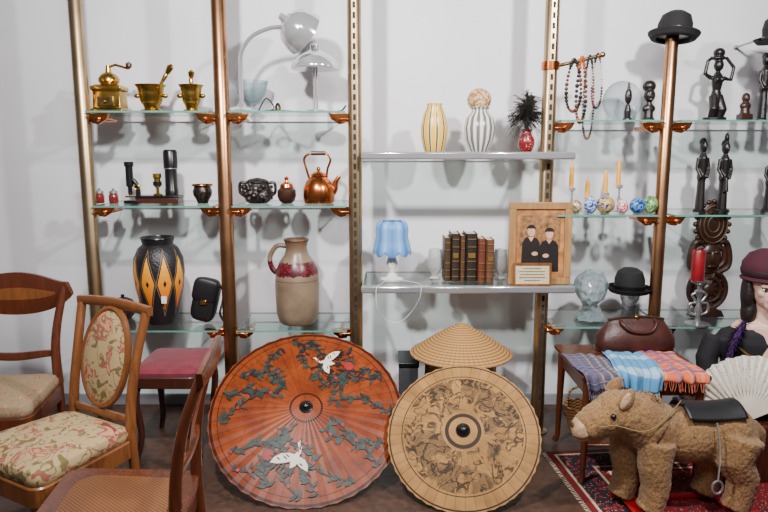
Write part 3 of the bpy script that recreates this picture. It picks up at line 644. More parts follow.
# plaque and candle holder on low right shelf
p, s = on('carved_plaque', 'tall dark carved wooden mask panel behind the red candle', 'carving', 705, 3.66, R3)
m = MB(s); m.prism([(-17, 0), (17, 0), (14, 6), (7, 9), (-7, 9), (-14, 6)], -5, 5); m.build('foot', 'ebony_brown', p, bevel=.003)
m = MB(s)
m.ell((0, 1, 27), (18, 3, 19)); m.torus((0, 0, 27), 19, 3, 'y', 32, .95, 1); m.torus((0, -2, 27), 12, 2, 'y', 24)
for k in range(10): a = 2*PI*k/10; m.tube([(5*cos(a), -2, 27+5*sin(a)), (18*cos(a), -1, 27+18*sin(a))], 1.6, 6)
m.ell((0, -3, 27), (6, 3, 7)); m.build('lower_ring', 'ebony_brown', p)
m = MB(s)
m.ell((0, 0, 59), (11, 6, 16)); m.ell((0, -5, 60), (2.6, 3, 7)); m.ell((-4.4, -5, 65), (2.8, 1.5, 1.6)); m.ell((4.4, -5, 65), (2.8, 1.5, 1.6)); m.ell((0, -5.4, 51), (4, 1.5, 1.6))
for a in (-1, 1):
    m.tube(spline([(a*8, 0, 44), (a*18, 0, 50), (a*19, 0, 62), (a*15, 0, 74), (a*8, 0, 74)]), 3.2, 8)
    m.tube(spline([(a*9, 0, 50), (a*14, 0, 56), (a*13.5, 0, 66), (a*8, 0, 70)]), 2.8, 8)
m.build('mask', 'ebony_brown', p)
m = MB(s); m.ell((0, 0, 92), (16, 3.5, 22))
for k in range(20): a = 2*PI*k/20; m.ell((16.5*cos(a), 0, 92+22.5*sin(a)), (2.4, 3, 2.6), seg=8, n=6)
up_ = m.build('upper_disc', 'ebony_brown', p)
m = MB(s)
for r_ in (13.5, 9.5, 5.5): m.torus((0, -3.2, 92), r_, .7, 'y', 32, 1, 1.35, 6)
m.build('carved_rings', 'terracotta', up_)
p, s = on('candle_stand', 'scrolled pewter candle stand under the red candle', 'candle holder', 697, 3.47, R3)
m = MB(s); m.lathe([(12, 0), (12, 1.5), (3, 4), (2, 8), (4, 14), (2, 20), (1.6, 28), (5, 34), (2, 36), (2, 40), (8, 43), (9, 45), (6, 45), (0, 43)], 24); m.build('stem', 'steel', p)
m = MB(s)
for a in (-1, 1): m.tube(spline([(a*2, 0, 10), (a*9, 0, 13), (a*9, 0, 21), (a*3, 0, 23), (a*7, 0, 30), (a*2, 0, 33)]), 1.3)
m.build('scrolls', 'steel', p)
p, s = on('pillar_candle', 'thick dark red candle on the pewter stand', 'candle', 697, 3.47, R3+45*s)
MB(s).lathe([(6.3, 0), (6.5, 1), (6.3, 29), (5.2, 31), (0, 30)], 24).build('wax', 'red_wax', p); MB(s).tube([(0, 0, 30), (0, 0, 33)], .35, 5).build('wick', 'black', p)

# ---------------------------------------------------------------- table with scarves and bag
TZ = .535; tx0, tx1, ty0, ty1 = .90, 1.49, 2.88, 3.39
p = thing('side_table', 'low brown wooden side table covered with scarves', 'table', ((tx0+tx1)/2, (ty0+ty1)/2, 0.01)); hw, hd = (tx1-tx0)/2, (ty1-ty0)/2; TL = TZ-.01
MB().box(-hw, hw, -hd, hd, TL-.022, TL).build('table_top', 'wood_red', p, bevel=.006)
m = MB()
m.box(-hw+.03, hw-.03, -hd+.025, -hd+.04, TL-.10, TL-.0225); m.box(-hw+.03, hw-.03, hd-.04, hd-.025, TL-.10, TL-.0225); m.box(-hw+.025, -hw+.04, -hd+.03, hd-.03, TL-.10, TL-.0225); m.box(hw-.04, hw-.025, -hd+.03, hd-.03, TL-.10, TL-.0225)
m.build('apron', 'wood_red', p, bevel=.002)
for a in (-1, 1):
    for b in (-1, 1): MB().tube([(a*(hw-.035), b*(hd-.035), TL-.025), (a*(hw-.035), b*(hd-.035), TL-.12), (a*(hw-.03), b*(hd-.03), .03), (a*(hw-.02), b*(hd-.02), 0)], [.021, .02, .013, .016], 12).build('leg', 'wood_red', p)
MB().box(-hw+.05, hw-.05, -hd+.05, hd-.05, .16, .175).build('lower_shelf', 'wood_red', p, bevel=.003)
def plaid(name, c, lines):
    t = NT(name); uv = t.sep(t.uv()); cur = lin(c)
    for k, (lc, nn, w, ax) in enumerate(lines):
        v = tri01(t, t.math('ADD', t.math('MULTIPLY', uv[ax], nn), .13*k)); cur = t.mix(t.math('MULTIPLY', t.math('LESS_THAN', v, w), .6), cur, lin(lc))
    t.col(cur); t.bump(t.noise(500, 2), .3, .002); M[name] = t.set(.9)
plaid('plaid_multi', (84, 80, 110), [((170, 150, 90), 5, .25, 0), ((50, 54, 110), 7, .3, 1), ((110, 62, 84), 4, .2, 0), ((140, 150, 130), 9, .14, 1)])
plaid('plaid_blue', (84, 150, 196), [((190, 214, 224), 2, .3, 1), ((50, 110, 160), 6, .2, 0)])
plaid('plaid_red', (206, 96, 66), [((232, 150, 96), 4, .3, 0), ((96, 66, 120), 3, .4, 1), ((236, 160, 130), 7, .2, 1), ((90, 80, 140), 3, .25, 0)])
def scarf(lab, xa, xb, yb, drop, mat, z0, fr, seed, rz=0, amp=.55):
    random.seed(seed); o = thing('scarf', lab, 'scarf', ((xa+xb)/2, ty0, TZ), 0, 'folded scarves on the side table')
    top = yb-ty0; w = (xb-xa)/2; ph = random.random()*6
    def fn(u_, v_):
        dr = drop*(1+.5*sin(u_*3+ph))
        tot = top+dr+.02; d = v_*tot; tq = min(1, d/top)
        x = (-w+2*w*u_)*(1+.08*sin(v_*4+ph))+rz*(1-v_)+.010*sin(v_*6+ph)
        rip = (.010*sin(u_*9+ph+1.5*v_)+.006*sin(u_*17+ph*2))*amp
        hgt = z0+.010+abs(rip)*1.3
        if d < top: return (x, top-d+.016*sin(u_*5)*(1-tq), hgt)
        q = d-top; a = min(q/.03, 1)*PI/2
        return (x, -.016*sin(a)-.003-abs(rip)*4, z0+.010+abs(rip)*1.3*(1-min(q/.03, 1))-(q if q > .02 else q*.6))
    MB().sheet(fn, 48, 50).build('cloth', mat, o, solid=.004)
    m = MB()
    n = int(w*2/.007)
    for k in range(n):
        a = Vector(fn(k/n, 1)); dx = random.uniform(-.004, .004); m.tube([a, a+Vector((dx, random.uniform(-.006, 0), -.02)), a+Vector((dx*2.4, random.uniform(-.010, 0), -.04))], .0016, 4)
    m.build('fringe', fr, o)
    MB().ell((rz*.6, top*.5+.01, z0+.006), (w*.9, top*.46, .005), e=.4).build('folded_layer', mat, o)
M['fr_w'] = pm('fringe_white', (196, 208, 214), .9); M['fr_m'] = pm('fringe_mixed', (90, 80, 100), .9); M['fr_o'] = pm('fringe_orange', (200, 106, 76), .9)
scarf('dark multicoloured plaid scarf at the left end of the table', X(582, 2.9, TZ), X(622, 2.9, TZ), 3.16, .03, 'plaid_multi', .0, 'fr_m', 1, -.03)
scarf('pale blue fringed scarf in the middle of the table', X(617, 2.9, TZ), X(660, 2.9, TZ), 3.16, .045, 'plaid_blue', .013, 'fr_w', 2, .015)
scarf('orange red checked scarf at the right end of the table', X(658, 2.9, TZ), X(703, 2.9, TZ), 3.22, .012, 'plaid_red', .0, 'fr_o', 5, .01)
p, s = on('handbag', 'dark brown leather frame handbag standing on the side table', 'handbag', 634, 3.285, TZ, R(4))
m = MB(s); rg = []
for z_, w_, d_ in ((0, 34, 12), (1, 37.5, 14), (6, 39, 16), (14, 38.5, 15), (23, 35, 10.5), (29, 31, 5.5), (32, 29, 2.6), (33, 28, 2)):
    rg.append([(w_*math.copysign(abs(cos(a))**.5, cos(a)), d_*math.copysign(abs(sin(a))**.6, sin(a)), z_-2.5*(abs(cos(a))**2 if z_ > 18 else 0)) for a in [2*PI*i/40 for i in range(40)]])
m.rings(rg).build('body', 'brown_leather', p, smooth=True)
MB(s).sweep([(-28, 0, 31.5), (-14, 0, 33.5), (0, 0, 34.4), (14, 0, 33.5), (28, 0, 31.5)], 4.4, 2.6).build('frame', 'ebony_brown', p)
MB(s).ell((0, -2.5, 34.5), (3, 1.6, 2)).build('clasp', 'brass', p)
MB(s).tube(spline([(-17, -3, 32), (-17, -9, 29), (-9, -13, 23), (9, -13, 22), (17, -9, 29), (17, -3, 32)]), 1.7, 10).build('handle', 'brown_leather', p)

# ---------------------------------------------------------------- rug
t = NT('persian_rug'); uv = t.sep(t.uv())
def edge(ax): return t.math('MINIMUM', uv[ax], t.math('SUBTRACT', 1.0, uv[ax]))
eu = t.math('MULTIPLY', edge(0), 1.2); ed = t.math('MINIMUM', eu, edge(1))
mot = t.vor(34); mot2 = t.vor(70)
field = t.mix(t.math('LESS_THAN', mot, .28), lin((120, 16, 24)), lin((34, 30, 54))); field = t.mix(t.math('LESS_THAN', mot2, .2), field, lin((190, 160, 134)))
bord = t.mix(t.math('LESS_THAN', mot, .33), lin((44, 26, 38)), lin((150, 32, 34))); bord = t.mix(t.math('LESS_THAN', mot2, .18), bord, lin((200, 176, 146)))
c1 = t.mix(t.math('LESS_THAN', ed, .14), field, bord)
for q in (.14, .03, .18): c1 = t.mix(t.math('LESS_THAN', t.math('ABSOLUTE', t.math('SUBTRACT', ed, q)), .005), c1, lin((200, 180, 150)))
c1 = t.mix(t.math('LESS_THAN', ed, .025), c1, lin((110, 18, 26)))
t.col(c1); t.bump(t.noise(500), .5, .003); M['rug'] = t.set(.95)
rug = thing('persian_rug', 'red and dark blue patterned oriental rug beneath the plush horse', 'rug', (1.68, 2.65, .0), R(6))
MB().sheet(lambda a, b: (-.78+1.56*a, -.66+1.32*b, .0045), 30, 30).build('pile', 'rug', rug, solid=.007)
m = MB(); random.seed(3)
for k in range(100):
    y = -.655+1.31*k/99; m.tube([(-.778, y, .006), (-.79, y+random.uniform(-.004, .004), .003), (-.80, y+random.uniform(-.006, .006), .003)], .002, 4)
m.build('fringe', 'cream', rug)

# ---------------------------------------------------------------- plush rocking horse
HYY = 2.66; HZ = .0095
p = thing('rocking_horse', 'brown plush toy horse with a black saddle on a red base', 'toy horse', (X(682, HYY, 0), HYY, HZ), R(3)); s = U(HYY, .3)
t = NT('plush_fur'); n1 = t.noise(120, 6, dist=1.2); n2 = t.noise(8, 3)
c1 = t.mix(t.step(n1, .32, .68), lin((172, 132, 84)), lin((108, 76, 46))); c1 = t.mix(t.math('MULTIPLY', t.step(n2, .4, .65), .45), c1, lin((108, 76, 48)))
t.col(c1); t.bump(n1, 1, .006); M['fur'] = t.set(.95, 0, Sheen_Weight=.15)
M['muzzle'] = pm('muzzle_fur', (206, 168, 128), .95, bump=.8, bscale=110, scale=40)
m = MB(s)
def hb(px, row, r, y=0): m.ell((px-680, y, 512-row), r)
hb(648, 427, (26, 23, 30)); hb(680, 430, (37, 24, 28)); hb(714, 429, (33, 25, 32)); hb(731, 436, (19, 21, 26))
m.tube([(-42, 0, 92), (-58, -2, 104), (-72, -3, 109)], [27, 24, 21], 16)
hb(604, 403, (22, 19.5, 21), -3); m.tube([(-78, -3, 107), (-92, -4, 101), (-100, -5, 97)], [20, 18, 17], 16); hb(578, 416, (16, 15.5, 15.5), -5)
for y, dx in ((-14, 0), (14, -16)):
    m.tube([(-38+dx, y, 82), (-40+dx, y*1.1, 56), (-37+dx, y*1.1, 38), (-40+dx, y*1.1, 18), (-43+dx, y*1.1, 11)], [18, 16, 14, 13, 13.5], 14)
for y, dx in ((-15, 0), (15, -14)):
    m.tube([(44+dx, y, 86), (38+dx, y*1.1, 62), (50+dx, y*1.1, 42), (47+dx, y*1.1, 22), (43+dx, y*1.1, 11)], [23, 19, 15, 13, 13.5], 14)
m.tube([(64, 0, 92), (73, 0, 82), (75, 0, 62)], [6, 7, 4], 10)
body = m.build('body', 'fur', p, vox=.006, sm=7)
tx = bpy.data.textures.new('furclouds', 'CLOUDS'); tx.noise_scale = .012; tx.noise_depth = 4
dm = body.modifiers.new('d', 'DISPLACE'); dm.texture = tx; dm.strength = .010; dm.mid_level = .5
MB(s).ell((-110, -6, 93), (10.5, 12.5, 12), None, .9).build('muzzle', 'muzzle', p, vox=.006, sm=3)
for y in (-19, 13):
    er = MB(s).ell((-73, y, 126), (7, 4.4, 12.5), Matrix.Rotation(R(24), 3, 'Y')).build('ear', 'fur', p)
    MB(s).ell((-75, y-3 if y < 0 else y+3, 126), (4.4, 2.4, 9), Matrix.Rotation(R(24), 3, 'Y')).build('inner_ear', 'muzzle', er)
for y in (-21.8, 14.8): MB(s).ell((-86, y, 111), 2.8).build('eye', 'black', p)
MB(s).ell((-121, -6, 98), (1.8, 4.6, 2.1)).build('nose', 'ebony_brown', p)
MB(s).tube(spline([(-120, -13, 88), (-114, -18.2, 88), (-106, -19.4, 91)]), .8, 6).build('mouth', 'ebony_brown', p)
m = MB(s)
random.seed(8)
for k in range(90):
    q = random.random(); b = Vector((-80+44*q, random.uniform(-7, 7)-1, 126-5*q)); m.tube([b, b+Vector((random.uniform(-3, 3), random.uniform(-4, 4), 2)), b+Vector((random.uniform(-6, 5), random.uniform(-9, 9), -3))], [2, 1.4, .3], 5)
m.build('mane', 'fur', p)
def sad(u_, v_):
    a = R(-46+92*v_); x = -12+58*u_
    lift = 3*abs(u_-.5)**2*4
    return (x+3*abs(v_-.5), 29*sin(a), 82.5+(31.5+lift*cos(a))*cos(a))
MB(s).sheet(sad, 22, 26).build('saddle', 'black_leather', p, solid=.007)
MB(s).tube([(-12, -9, 116), (-13, 0, 120), (-12, 9, 116)], 2).build('pommel', 'black_leather', p)
M['strap_grey'] = pm('strap_grey', (150, 148, 144), .6)
for a in (-1, 1):
    st = MB(s).tube([(14, a*25, 104), (15, a*30, 88), (16, a*32, 68), (16, a*31, 48)], 1.3, 8, flat=.5).build('stirrup_strap', 'strap_grey', p)
    MB(s).torus((16, a*31, 41), 6.5, 1.2, 'y', 20, .8, 1).build('stirrup', 'steel', st)
M['rein'] = pm('rein_tan', (150, 124, 74), .7)
MB(s).tube(spline([(-98, -23, 101), (-84, -24.5, 103), (-62, -29.5, 99), (-46, -29, 104), (-28, -21, 116), (-14, -8, 120)]), .6, 8).build('rein', 'rein', p)
for y in (-22, 22):
    pts = [(-66+22*k, y, 3.2+((k-3)/3)**2*4) for k in range(7)]
    MB(s).sweep(pts, 4, 6).build('runner', 'red_paint', p)
for x in (-50, 46): MB(s).box(x-8, x+8, -26, 26, 6.2, 8.6).build('cross_board', 'red_paint', p, bevel=.003)

# wicker basket on the lower shelf of the table
def wicker(name, c, c2, n=75):
    t = NT(name); o_ = t.sep(t.obj()); wv = t.math('MULTIPLY', t.math('SINE', t.math('MULTIPLY', o_[2], 420)), t.math('SINE', t.math('MULTIPLY', ang(t, 2*PI*12)[0], n/75)))
    t.col(t.mix(t.step(wv, -.5, .5), lin(c), lin(c2))); t.bump(wv, .6, .004); M[name] = t.set(.6)
wicker('wicker', (168, 120, 70), (92, 60, 34)); wicker('wicker_pale', (206, 180, 140), (140, 112, 78))
p = thing('wicker_basket', 'brown wicker basket on the lower shelf of the side table', 'basket', (X(584, 3.1, .2), 3.1, .1855))
MB().lathe([(.075, 0), (.08, .01), (.095, .12), (.1, .125), (.09, .125), (.075, .02), (0, .02)], 30).build('basket', 'wicker', p)
MB().tube(spline([(-.09, 0, .12), (-.075, 0, .2), (0, 0, .225), (.075, 0, .2), (.09, 0, .12)]), .006).build('handle', 'wicker', p)

# ---------------------------------------------------------------- chest, mannequin and fan
p = thing('storage_trunk', 'dark wooden trunk beneath the mannequin and the fan', 'trunk', (1.83, 3.12, 0.008))
MB().box(-.27, .27, -.22, .22, .0, .25).build('body', 'wood_dark', p, bevel=.006); MB().box(-.275, .275, -.225, .225, .251, .282).build('lid', 'wood_dark', p, bevel=.01)
MB().box(-.03, .03, -.232, -.221, .2, .26).build('latch', 'brass', p)
MY = 3.12; mz = .2905
p = thing('mannequin', 'mannequin bust in a plum hat, black jacket and purple boa', 'mannequin', (X(767, MY, .8), MY, mz), R(-16)); s = U(MY, .8)*1.27
hz0 = (zrow(306, MY)-mz)/s-16
m = MB(s); head(m, 1.0, (0, 0, hz0)); m.ell((0, 4, hz0-4), (24, 12, 10)); m.tube([(0, 4, hz0-30), (0, 4, hz0)], [18, 14]); m.build('body', 'skin', p, vox=.0035, sm=3)
m = MB(s); m.rings([[(w_*cos(a), 4+d_*sin(a), z_) for a in [2*PI*i/36 for i in range(36)]] for w_, d_, z_ in ((26, 15, 0), (28, 16, 4), (27, 15, 16), (30, 16, hz0-28), (36, 16, hz0-14), (31, 14, hz0-6), (17, 11, hz0-1), (12, 10, hz0+1))])
m.tube([(-34, 4, hz0-12), (-40, 2, hz0-30), (-37, -3, 8)], [9, 8.5, 8], 14); m.tube([(34, 4, hz0-12), (40, 2, hz0-30), (37, -3, 8)], [9, 8.5, 8], 14)
m.build('jacket', 'jacket', p, vox=.006, sm=3)
m = MB(s); random.seed(6)
path = spline([(-36, -12, 3), (-35, -14, 12), (-31, -15, 26), (-24, -13, hz0-12), (-14, 0, hz0+1), (-2, 12, hz0+4), (12, 4, hz0+2), (14, -12, hz0-14), (9, -18, 18), (8, -18, 4)], 9)
for i, q in enumerate(path):
    for k in range(80):
        d = Vector((random.gauss(0, 1), random.gauss(0, 1), random.gauss(0, 1))).normalized()*random.uniform(3, 9.5); e_ = q+d+Vector((0, 0, -2))
        if e_.z < .5: continue
        sd = d.cross(Vector((.3, .5, 1))).normalized()*.6
        m.f([m.v(q-sd+d*.2), m.v(q+sd+d*.2), m.v(e_)])
m.tube(path, 2.4, 8)
m.build('boa', 'boa', p, smooth=False)
for a in (-1, 1):
    ey = MB(s).ell((a*5.4, -13.2, hz0+31.5), (2.7, 1.9, 1.4)).build('eye', 'white', p); MB(s).ell((a*5.4, -14.8, hz0+31.5), (1.2, .6, 1.25)).build('iris', 'ebony_brown', ey)
    MB(s).tube([(a*2.4, -15.9, hz0+36), (a*6, -15.7, hz0+37), (a*9.2, -13.4, hz0+35.6)], [.35, .45, .2], 6).build('eyebrow', 'hair', p)
    MB(s).tube([(a*2.8, -14.9, hz0+32.2), (a*5.4, -15.4, hz0+33), (a*8.3, -13.6, hz0+32)], [.3, .45, .3], 6).build('eyelid', 'hair', p)
m = MB(s); m.ell((0, -16.5, hz0+22.3), (3.5, 1.1, .95)); m.ell((0, -16.2, hz0+20.6), (2.9, 1.1, 1.1)); m.build('lips', 'lips', p)
m = MB(s); m.ell((0, 7, hz0+37), (16.5, 16, 16)); m.ell((-14, 3, hz0+26), (5, 9, 16)); m.ell((14, 3, hz0+26), (5, 9, 16)); m.ell((0, 14, hz0+16), (16, 9, 19)); m.ell((-12, 3, hz0+10), (6, 8, 12)); m.ell((12, 3, hz0+10), (6, 8, 12)); m.build('hair', 'hair', p, vox=.005, sm=3)
ht = MB(s).lathe([(1, 20), (8, 19.5), (15, 16), (19.5, 9), (20, 3), (18.5, -1), (20.5, -3.5), (19.9, -4.5), (17.6, -1), (18.5, 3), (18, 8), (14, 14), (1, 18)], 40, c=(0, 3, hz0+41), sx=1.0, sy=1.06).build('hat', 'burgundy', p)
MB(s).lathe([(19.2, -1), (19.6, -.5), (20.4, 3), (20.2, 4)], 40, c=(0, 3, hz0+41), sy=1.06).build('hat_band', 'plum', ht)
MB(s).tube(spline([(-24, -10, hz0-13), (-12, -14.5, hz0-22), (0, -16, hz0-26), (12, -14, hz0-22)]), .8, 6).build('necklace', 'gold_leaf', p)
# fan
FY = 2.93
p = thing('folding_fan', 'open white lace folding fan standing in front of the mannequin', 'fan', W(748, FY, .2915), 0, rot=(R(-6), 0, R(-4))); s = U(FY, .29)
def fanpt(u_, v_):
    n = 40; a = R(158-136*u_); r_ = 30+34*v_+(1.6*abs(sin(u_*n/2*PI/2)) if v_ > .99 else 0); zig = (1 if int(round(u_*80)) % 4 < 2 else -1)*1.3
    return (r_*cos(a), zig, 3+r_*sin(a))
MB(s).sheet(fanpt, 80, 8).build('leaf', 'lace', p, smooth=False, solid=.001)
for k in range(20):
    a = R(158-136*(k+.5)/20)
    MB(s).sweep([(0, -1.4+.08*k, 3), (32*cos(a), -1.6+.05*k, 3+32*sin(a)), (60*cos(a), -1.9, 3+60*sin(a))], .7, [2, 2.8, 1], up=(-sin(a), 0, cos(a))).build('stick', 'ivory', p)
MB(s).ell((0, -1.6, 3), (2, 2, 2)).build('rivet', 'brass', p)

# ---------------------------------------------------------------- parasols
def ribs_mat(name, c, c2, n, Rr, painted):
    t = NT(name); av, o_ = ang(t, n); u = tri01(t, av); r_ = t.math('DIVIDE', radius(t, o_), Rr)
    base = t.mix(t.step(t.noise(9, 4), .35, .7), lin(c), lin(c2))
    if painted == 'tan':
        n0 = t.noise(13, 5, dist=1.6); nz = t.math('ABSOLUTE', t.math('SUBTRACT', n0, .5))
        inb = t.math('MULTIPLY', t.math('GREATER_THAN', r_, .27), t.math('LESS_THAN', r_, .77))
        fl = t.math('MULTIPLY', t.step(t.noise(9, 4, dist=1), .52, .47), inb); base = t.mix(t.math('MULTIPLY', fl, .55), base, lin((78, 60, 42)))
        sc = t.math('SINE', t.math('MULTIPLY', n0, 110)); base = t.mix(t.math('MULTIPLY', t.math('MULTIPLY', t.step(sc, .5, .8), fl), .6), base, lin((40, 32, 26)))
        base = t.mix(t.math('MULTIPLY', t.math('MULTIPLY', t.step(nz, .045, .015), inb), .9), base, lin((38, 30, 25)))
        for q, w in ((.80, .006), (.965, .01), (.21, .025)): base = t.mix(t.math('LESS_THAN', t.math('ABSOLUTE', t.math('SUBTRACT', r_, q)), w), base, lin((50, 36, 24)))
    else:
        for q, w in ((.97, .014), (.90, .004), (.16, .01)): base = t.mix(t.math('LESS_THAN', t.math('ABSOLUTE', t.math('SUBTRACT', r_, q)), w), base, lin((50, 20, 12)))
        st = t.math('MULTIPLY', t.step(t.noise(24, 3, dist=1), .54, .62), t.math('LESS_THAN', r_, .93)); base = t.mix(t.math('MULTIPLY', st, .35), base, lin((72, 36, 20)))
    base = t.mix(t.math('MULTIPLY', t.math('LESS_THAN', u, .14), .3), base, lin(dk(c2, .55)))
    t.col(base); t.bump(u, .1, .003); t.put(t.b, 'Specular IOR Level', .25); return t.set(.38 if painted == 'o' else .6)
RO, RT = .470, .352
M['par_o'] = ribs_mat('orange_paper', (148, 66, 24), (112, 44, 16), 40, RO, 'o'); M['par_t'] = ribs_mat('tan_paper', (176, 130, 76), (142, 102, 56), 44, RT, 'tan')
def parasol(name, lab, px, Yb, Rr, tilt, yaw, mat, hh, n):
    p = thing(name, lab, 'parasol', (X(px, Yb+Rr*.7, .3), Yb, .004), 0, 'open paper parasols', rot=(tilt, 0, yaw))
    N = n*2; rg = []
    for q in (0.03, .12, .3, .5, .7, .85, 1.0):
        rg.append([(Rr*q*(1 if i % 2 == 0 else 1-.012*q)*cos(2*PI*(i)/N), Rr*q*(1 if i % 2 == 0 else 1-.012*q)*sin(2*PI*(i)/N), hh*(1-q**1.15)-(.0012 if i % 2 else 0)*q) for i in range(N)])
    MB().rings(rg, cap0=True, cap1=False).build('canopy', mat, p, solid=.0015, loc=(0, Rr, 0), smooth=False)
    MB().lathe([(.034, hh-.008), (.032, hh+.004), (.018, hh+.010), (.011, hh+.022), (0, hh+.026)], 24).build('hub_cap', 'black', p, loc=(0, Rr, 0))
    MB().lathe([(.009, hh-.02), (.009, -.16)], 12).build('handle', 'wood_dark', p, loc=(0, Rr, 0))
    m = MB()
    for i in range(n):
        a = 2*PI*i/n; m.tube([(.02*cos(a), .02*sin(a), hh-.03), (Rr*.97*cos(a), Rr*.97*sin(a), -.004)], .0022, 4)
    m.build('ribs', 'wood_light', p, loc=(0, Rr, 0))
    return p
HO = .058
PO = parasol('paper_parasol', 'large orange paper parasol painted with cranes and leaves', 311, 2.675, RO, R(38.2), R(4), 'par_o', HO, 40)
PT = parasol('paper_parasol', 'smaller tan paper parasol with brown ink pattern', 455, 2.635, RT, R(46), R(-9), 'par_t', .06, 44)
def dec(m, poly, off=.0045, Rr=RO, hh=HO):
    vs = []
    for u_, v_ in poly:
        q = math.hypot(u_, v_); vs.append(m.bm.verts.new((u_*Rr, v_*Rr, hh*(1-q**1.15)+off)))
    m.f(vs)
def leafp(u_, v_, a, L, w): return [(u_+cos(a)*L*q-sin(a)*w*k, v_+sin(a)*L*q+cos(a)*w*k) for q, k in ((0, 0), (.25, .8), (.5, 1), (.8, .5), (1, 0), (.8, -.5), (.5, -1), (.25, -.8))]
random.seed(12)
mb_, ml, mw, mk, mr = MB(), MB(), MB(), MB(), MB()
for kb in range(18):
    a0 = 2*PI*kb/18+random.uniform(-.12, .12); r0 = random.uniform(.84, .93); tw = random.choice((-1, 1))*random.uniform(.25, .6); r1 = random.uniform(.22, .5)
    br = []
    for j in range(6):
        q = j/5; a = a0+tw*q+random.uniform(-.09, .09); r_ = r0+(r1-r0)*q; br.append((r_*cos(a), r_*sin(a), 0))
    q = spline(br, 4)
    for i, (a, b) in enumerate(zip(q, q[1:])):
        d = (b-a); nn = Vector((-d.y, d.x, 0)).normalized()*(.011-.007*i/len(q))
        dec(mb_, [(a-nn)[:2], (b-nn)[:2], (b+nn)[:2], (a+nn)[:2]], off=.0042)
        for k in range(2):
            if random.random() < .68:
                an = math.atan2(d.y, d.x)+random.choice((-1, 1))*random.uniform(.4, 1.3)
                dec(ml if random.random() < .7 else mb_, leafp(a.x, a.y, an, random.uniform(.05, .11), random.uniform(.010, .022)), off=.005+random.random()*.001)
        if random.random() < .07: dec(mr, [(a.x+.018*cos(k)+.01, a.y+.018*sin(k)) for k in [2*PI*i/10 for i in range(10)]], off=.0062)
def crane(cx, cy, a, k, fl=1):
    ca, sa = cos(a)*k, sin(a)*k
    T = lambda pl: [(cx+x*ca-y*fl*sa, cy+x*sa+y*fl*ca) for x, y in pl]
    def both(pl, o=.0072):
        gx = sum(x for x, y in pl)/len(pl); gy = sum(y for x, y in pl)/len(pl)
        dec(mk, T([(gx+(x-gx)*1.18, gy+(y-gy)*1.18) for x, y in pl]), off=o-.0012); dec(mw, T(pl), off=o)
    both([(-.5, 0), (-.25, -.2), (.15, -.22), (.45, -.05), (.5, .1), (.2, .2), (-.2, .15)])
    both([(-.1, .1), (-.35, .4), (-.6, .8), (-.7, 1.15), (-.35, 1.1), (0, .85), (.22, .5), (.3, .15)], .0076)
    both([(-.05, -.12), (-.2, -.5), (-.2, -.95), (.1, -.8), (.3, -.5), (.3, -.15)], .0076)
    both([(.42, -.02), (.7, .12), (.9, .34), (1.08, .36), (1.12, .26), (.95, .22), (.78, 0), (.45, -.14)], .0080)
    for x, y, an, L in ((-.35, .45, 190, .5), (-.48, .62, 178, .5), (-.58, .8, 165, .5), (-.66, 1.0, 150, .45), (-.6, 1.12, 125, .38), (-.3, 1.1, 110, .3), (-.2, -.5, 215, .42), (-.22, -.7, 230, .42), (-.2, -.9, 250, .38), (0, -.85, 275, .3), (-.45, .05, 165, .5), (-.48, 0, 182, .55), (-.45, -.08, 200, .5), (-.15, .35, 75, .4), (.02, .3, 78, .35), (-.35, .7, 75, .3), (-.02, -.3, 262, .3)):
        dec(mk, T(leafp(x, y, R(an), L, .08 if L > .4 else .04)), off=.0084)
    dec(mk, T([(1.08, .34), (1.42, .22), (1.1, .27)]), off=.0085); dec(mk, T([(.6, .02), (.78, .16), (.86, .13), (.7, -.02)]), off=.0086); dec(mr, T([(.96, .34), (1.1, .45), (1.16, .34), (1.02, .28)]), off=.0088)
crane(.22, .56, R(172), .155, -1); crane(-.10, -.55, R(60), .175)
for u_, v_, r_ in ((.44, .52, .055), (-.36, -.48, .055)): dec(mr, [(u_+r_*cos(k), v_+r_*sin(k)) for k in [2*PI*i/16 for i in range(16)]], off=.0065)
cn = [c for c in PO.children if c.name.startswith('canopy')][0]
for mm, nm_, mt in ((mb_, 'painted_branches', 'ink'), (ml, 'painted_leaves', 'leaf_ink'), (mw, 'painted_cranes', 'white_ink'), (mk, 'painted_wing_tips', 'ink'), (mr, 'painted_blossoms', 'red_ink')): mm.build(nm_, mt, cn, smooth=False)

# straw hat on its basket, crate
t = NT('straw'); av, o_ = ang(t, 60); r_ = radius(t, o_)
w1 = t.math('SINE', t.math('MULTIPLY', r_, 420)); w2 = tri01(t, av)
c1 = t.mix(t.step(w1, -.4, .8), lin((196, 148, 86)), lin((146, 98, 50))); c1 = t.mix(t.math('MULTIPLY', t.math('LESS_THAN', w2, .3), .4), c1, lin((124, 84, 46)))
t.col(c1); t.bump(w1, .5, .003); M['straw'] = t.set(.7)
SHY = 3.47
zt = zrow(353, SHY)
p = thing('woven_basket', 'pale woven cylindrical basket under the straw hat', 'basket', (X(460, SHY, .3), SHY, 0))
MB().lathe([(.17, 0), (.19, .01), (.2, .2), (.19, zt+.008), (.18, zt+.012), (0, zt+.012)], 40).build('body', 'wicker_pale', p)
MB().torus((0, 0, zt-.01), .192, .007).build('rim', 'straw', p)
p = thing('straw_hat', 'wide conical woven straw hat lying on the pale basket', 'hat', (X(461, SHY, zt), SHY, zt+.0), 0); s = U(SHY, zt)
MB(s).lathe([(1, 29.5), (7, 28.5), (14, 24.5), (22, 20), (30, 15), (38, 9.5), (45, 4.5), (50, 1), (50.5, 0), (49, 0), (42, 4), (33, 10), (20, 18.5), (1, 26)], 60).build('cone', 'straw', p)
MB(s).torus((0, 0, .6), 50, 1.1, seg=60).build('brim_edge', 'wood_light', p); MB(s).ell((0, 0, 29.3), (5, 5, 1.4)).build('tip', 'straw', p)
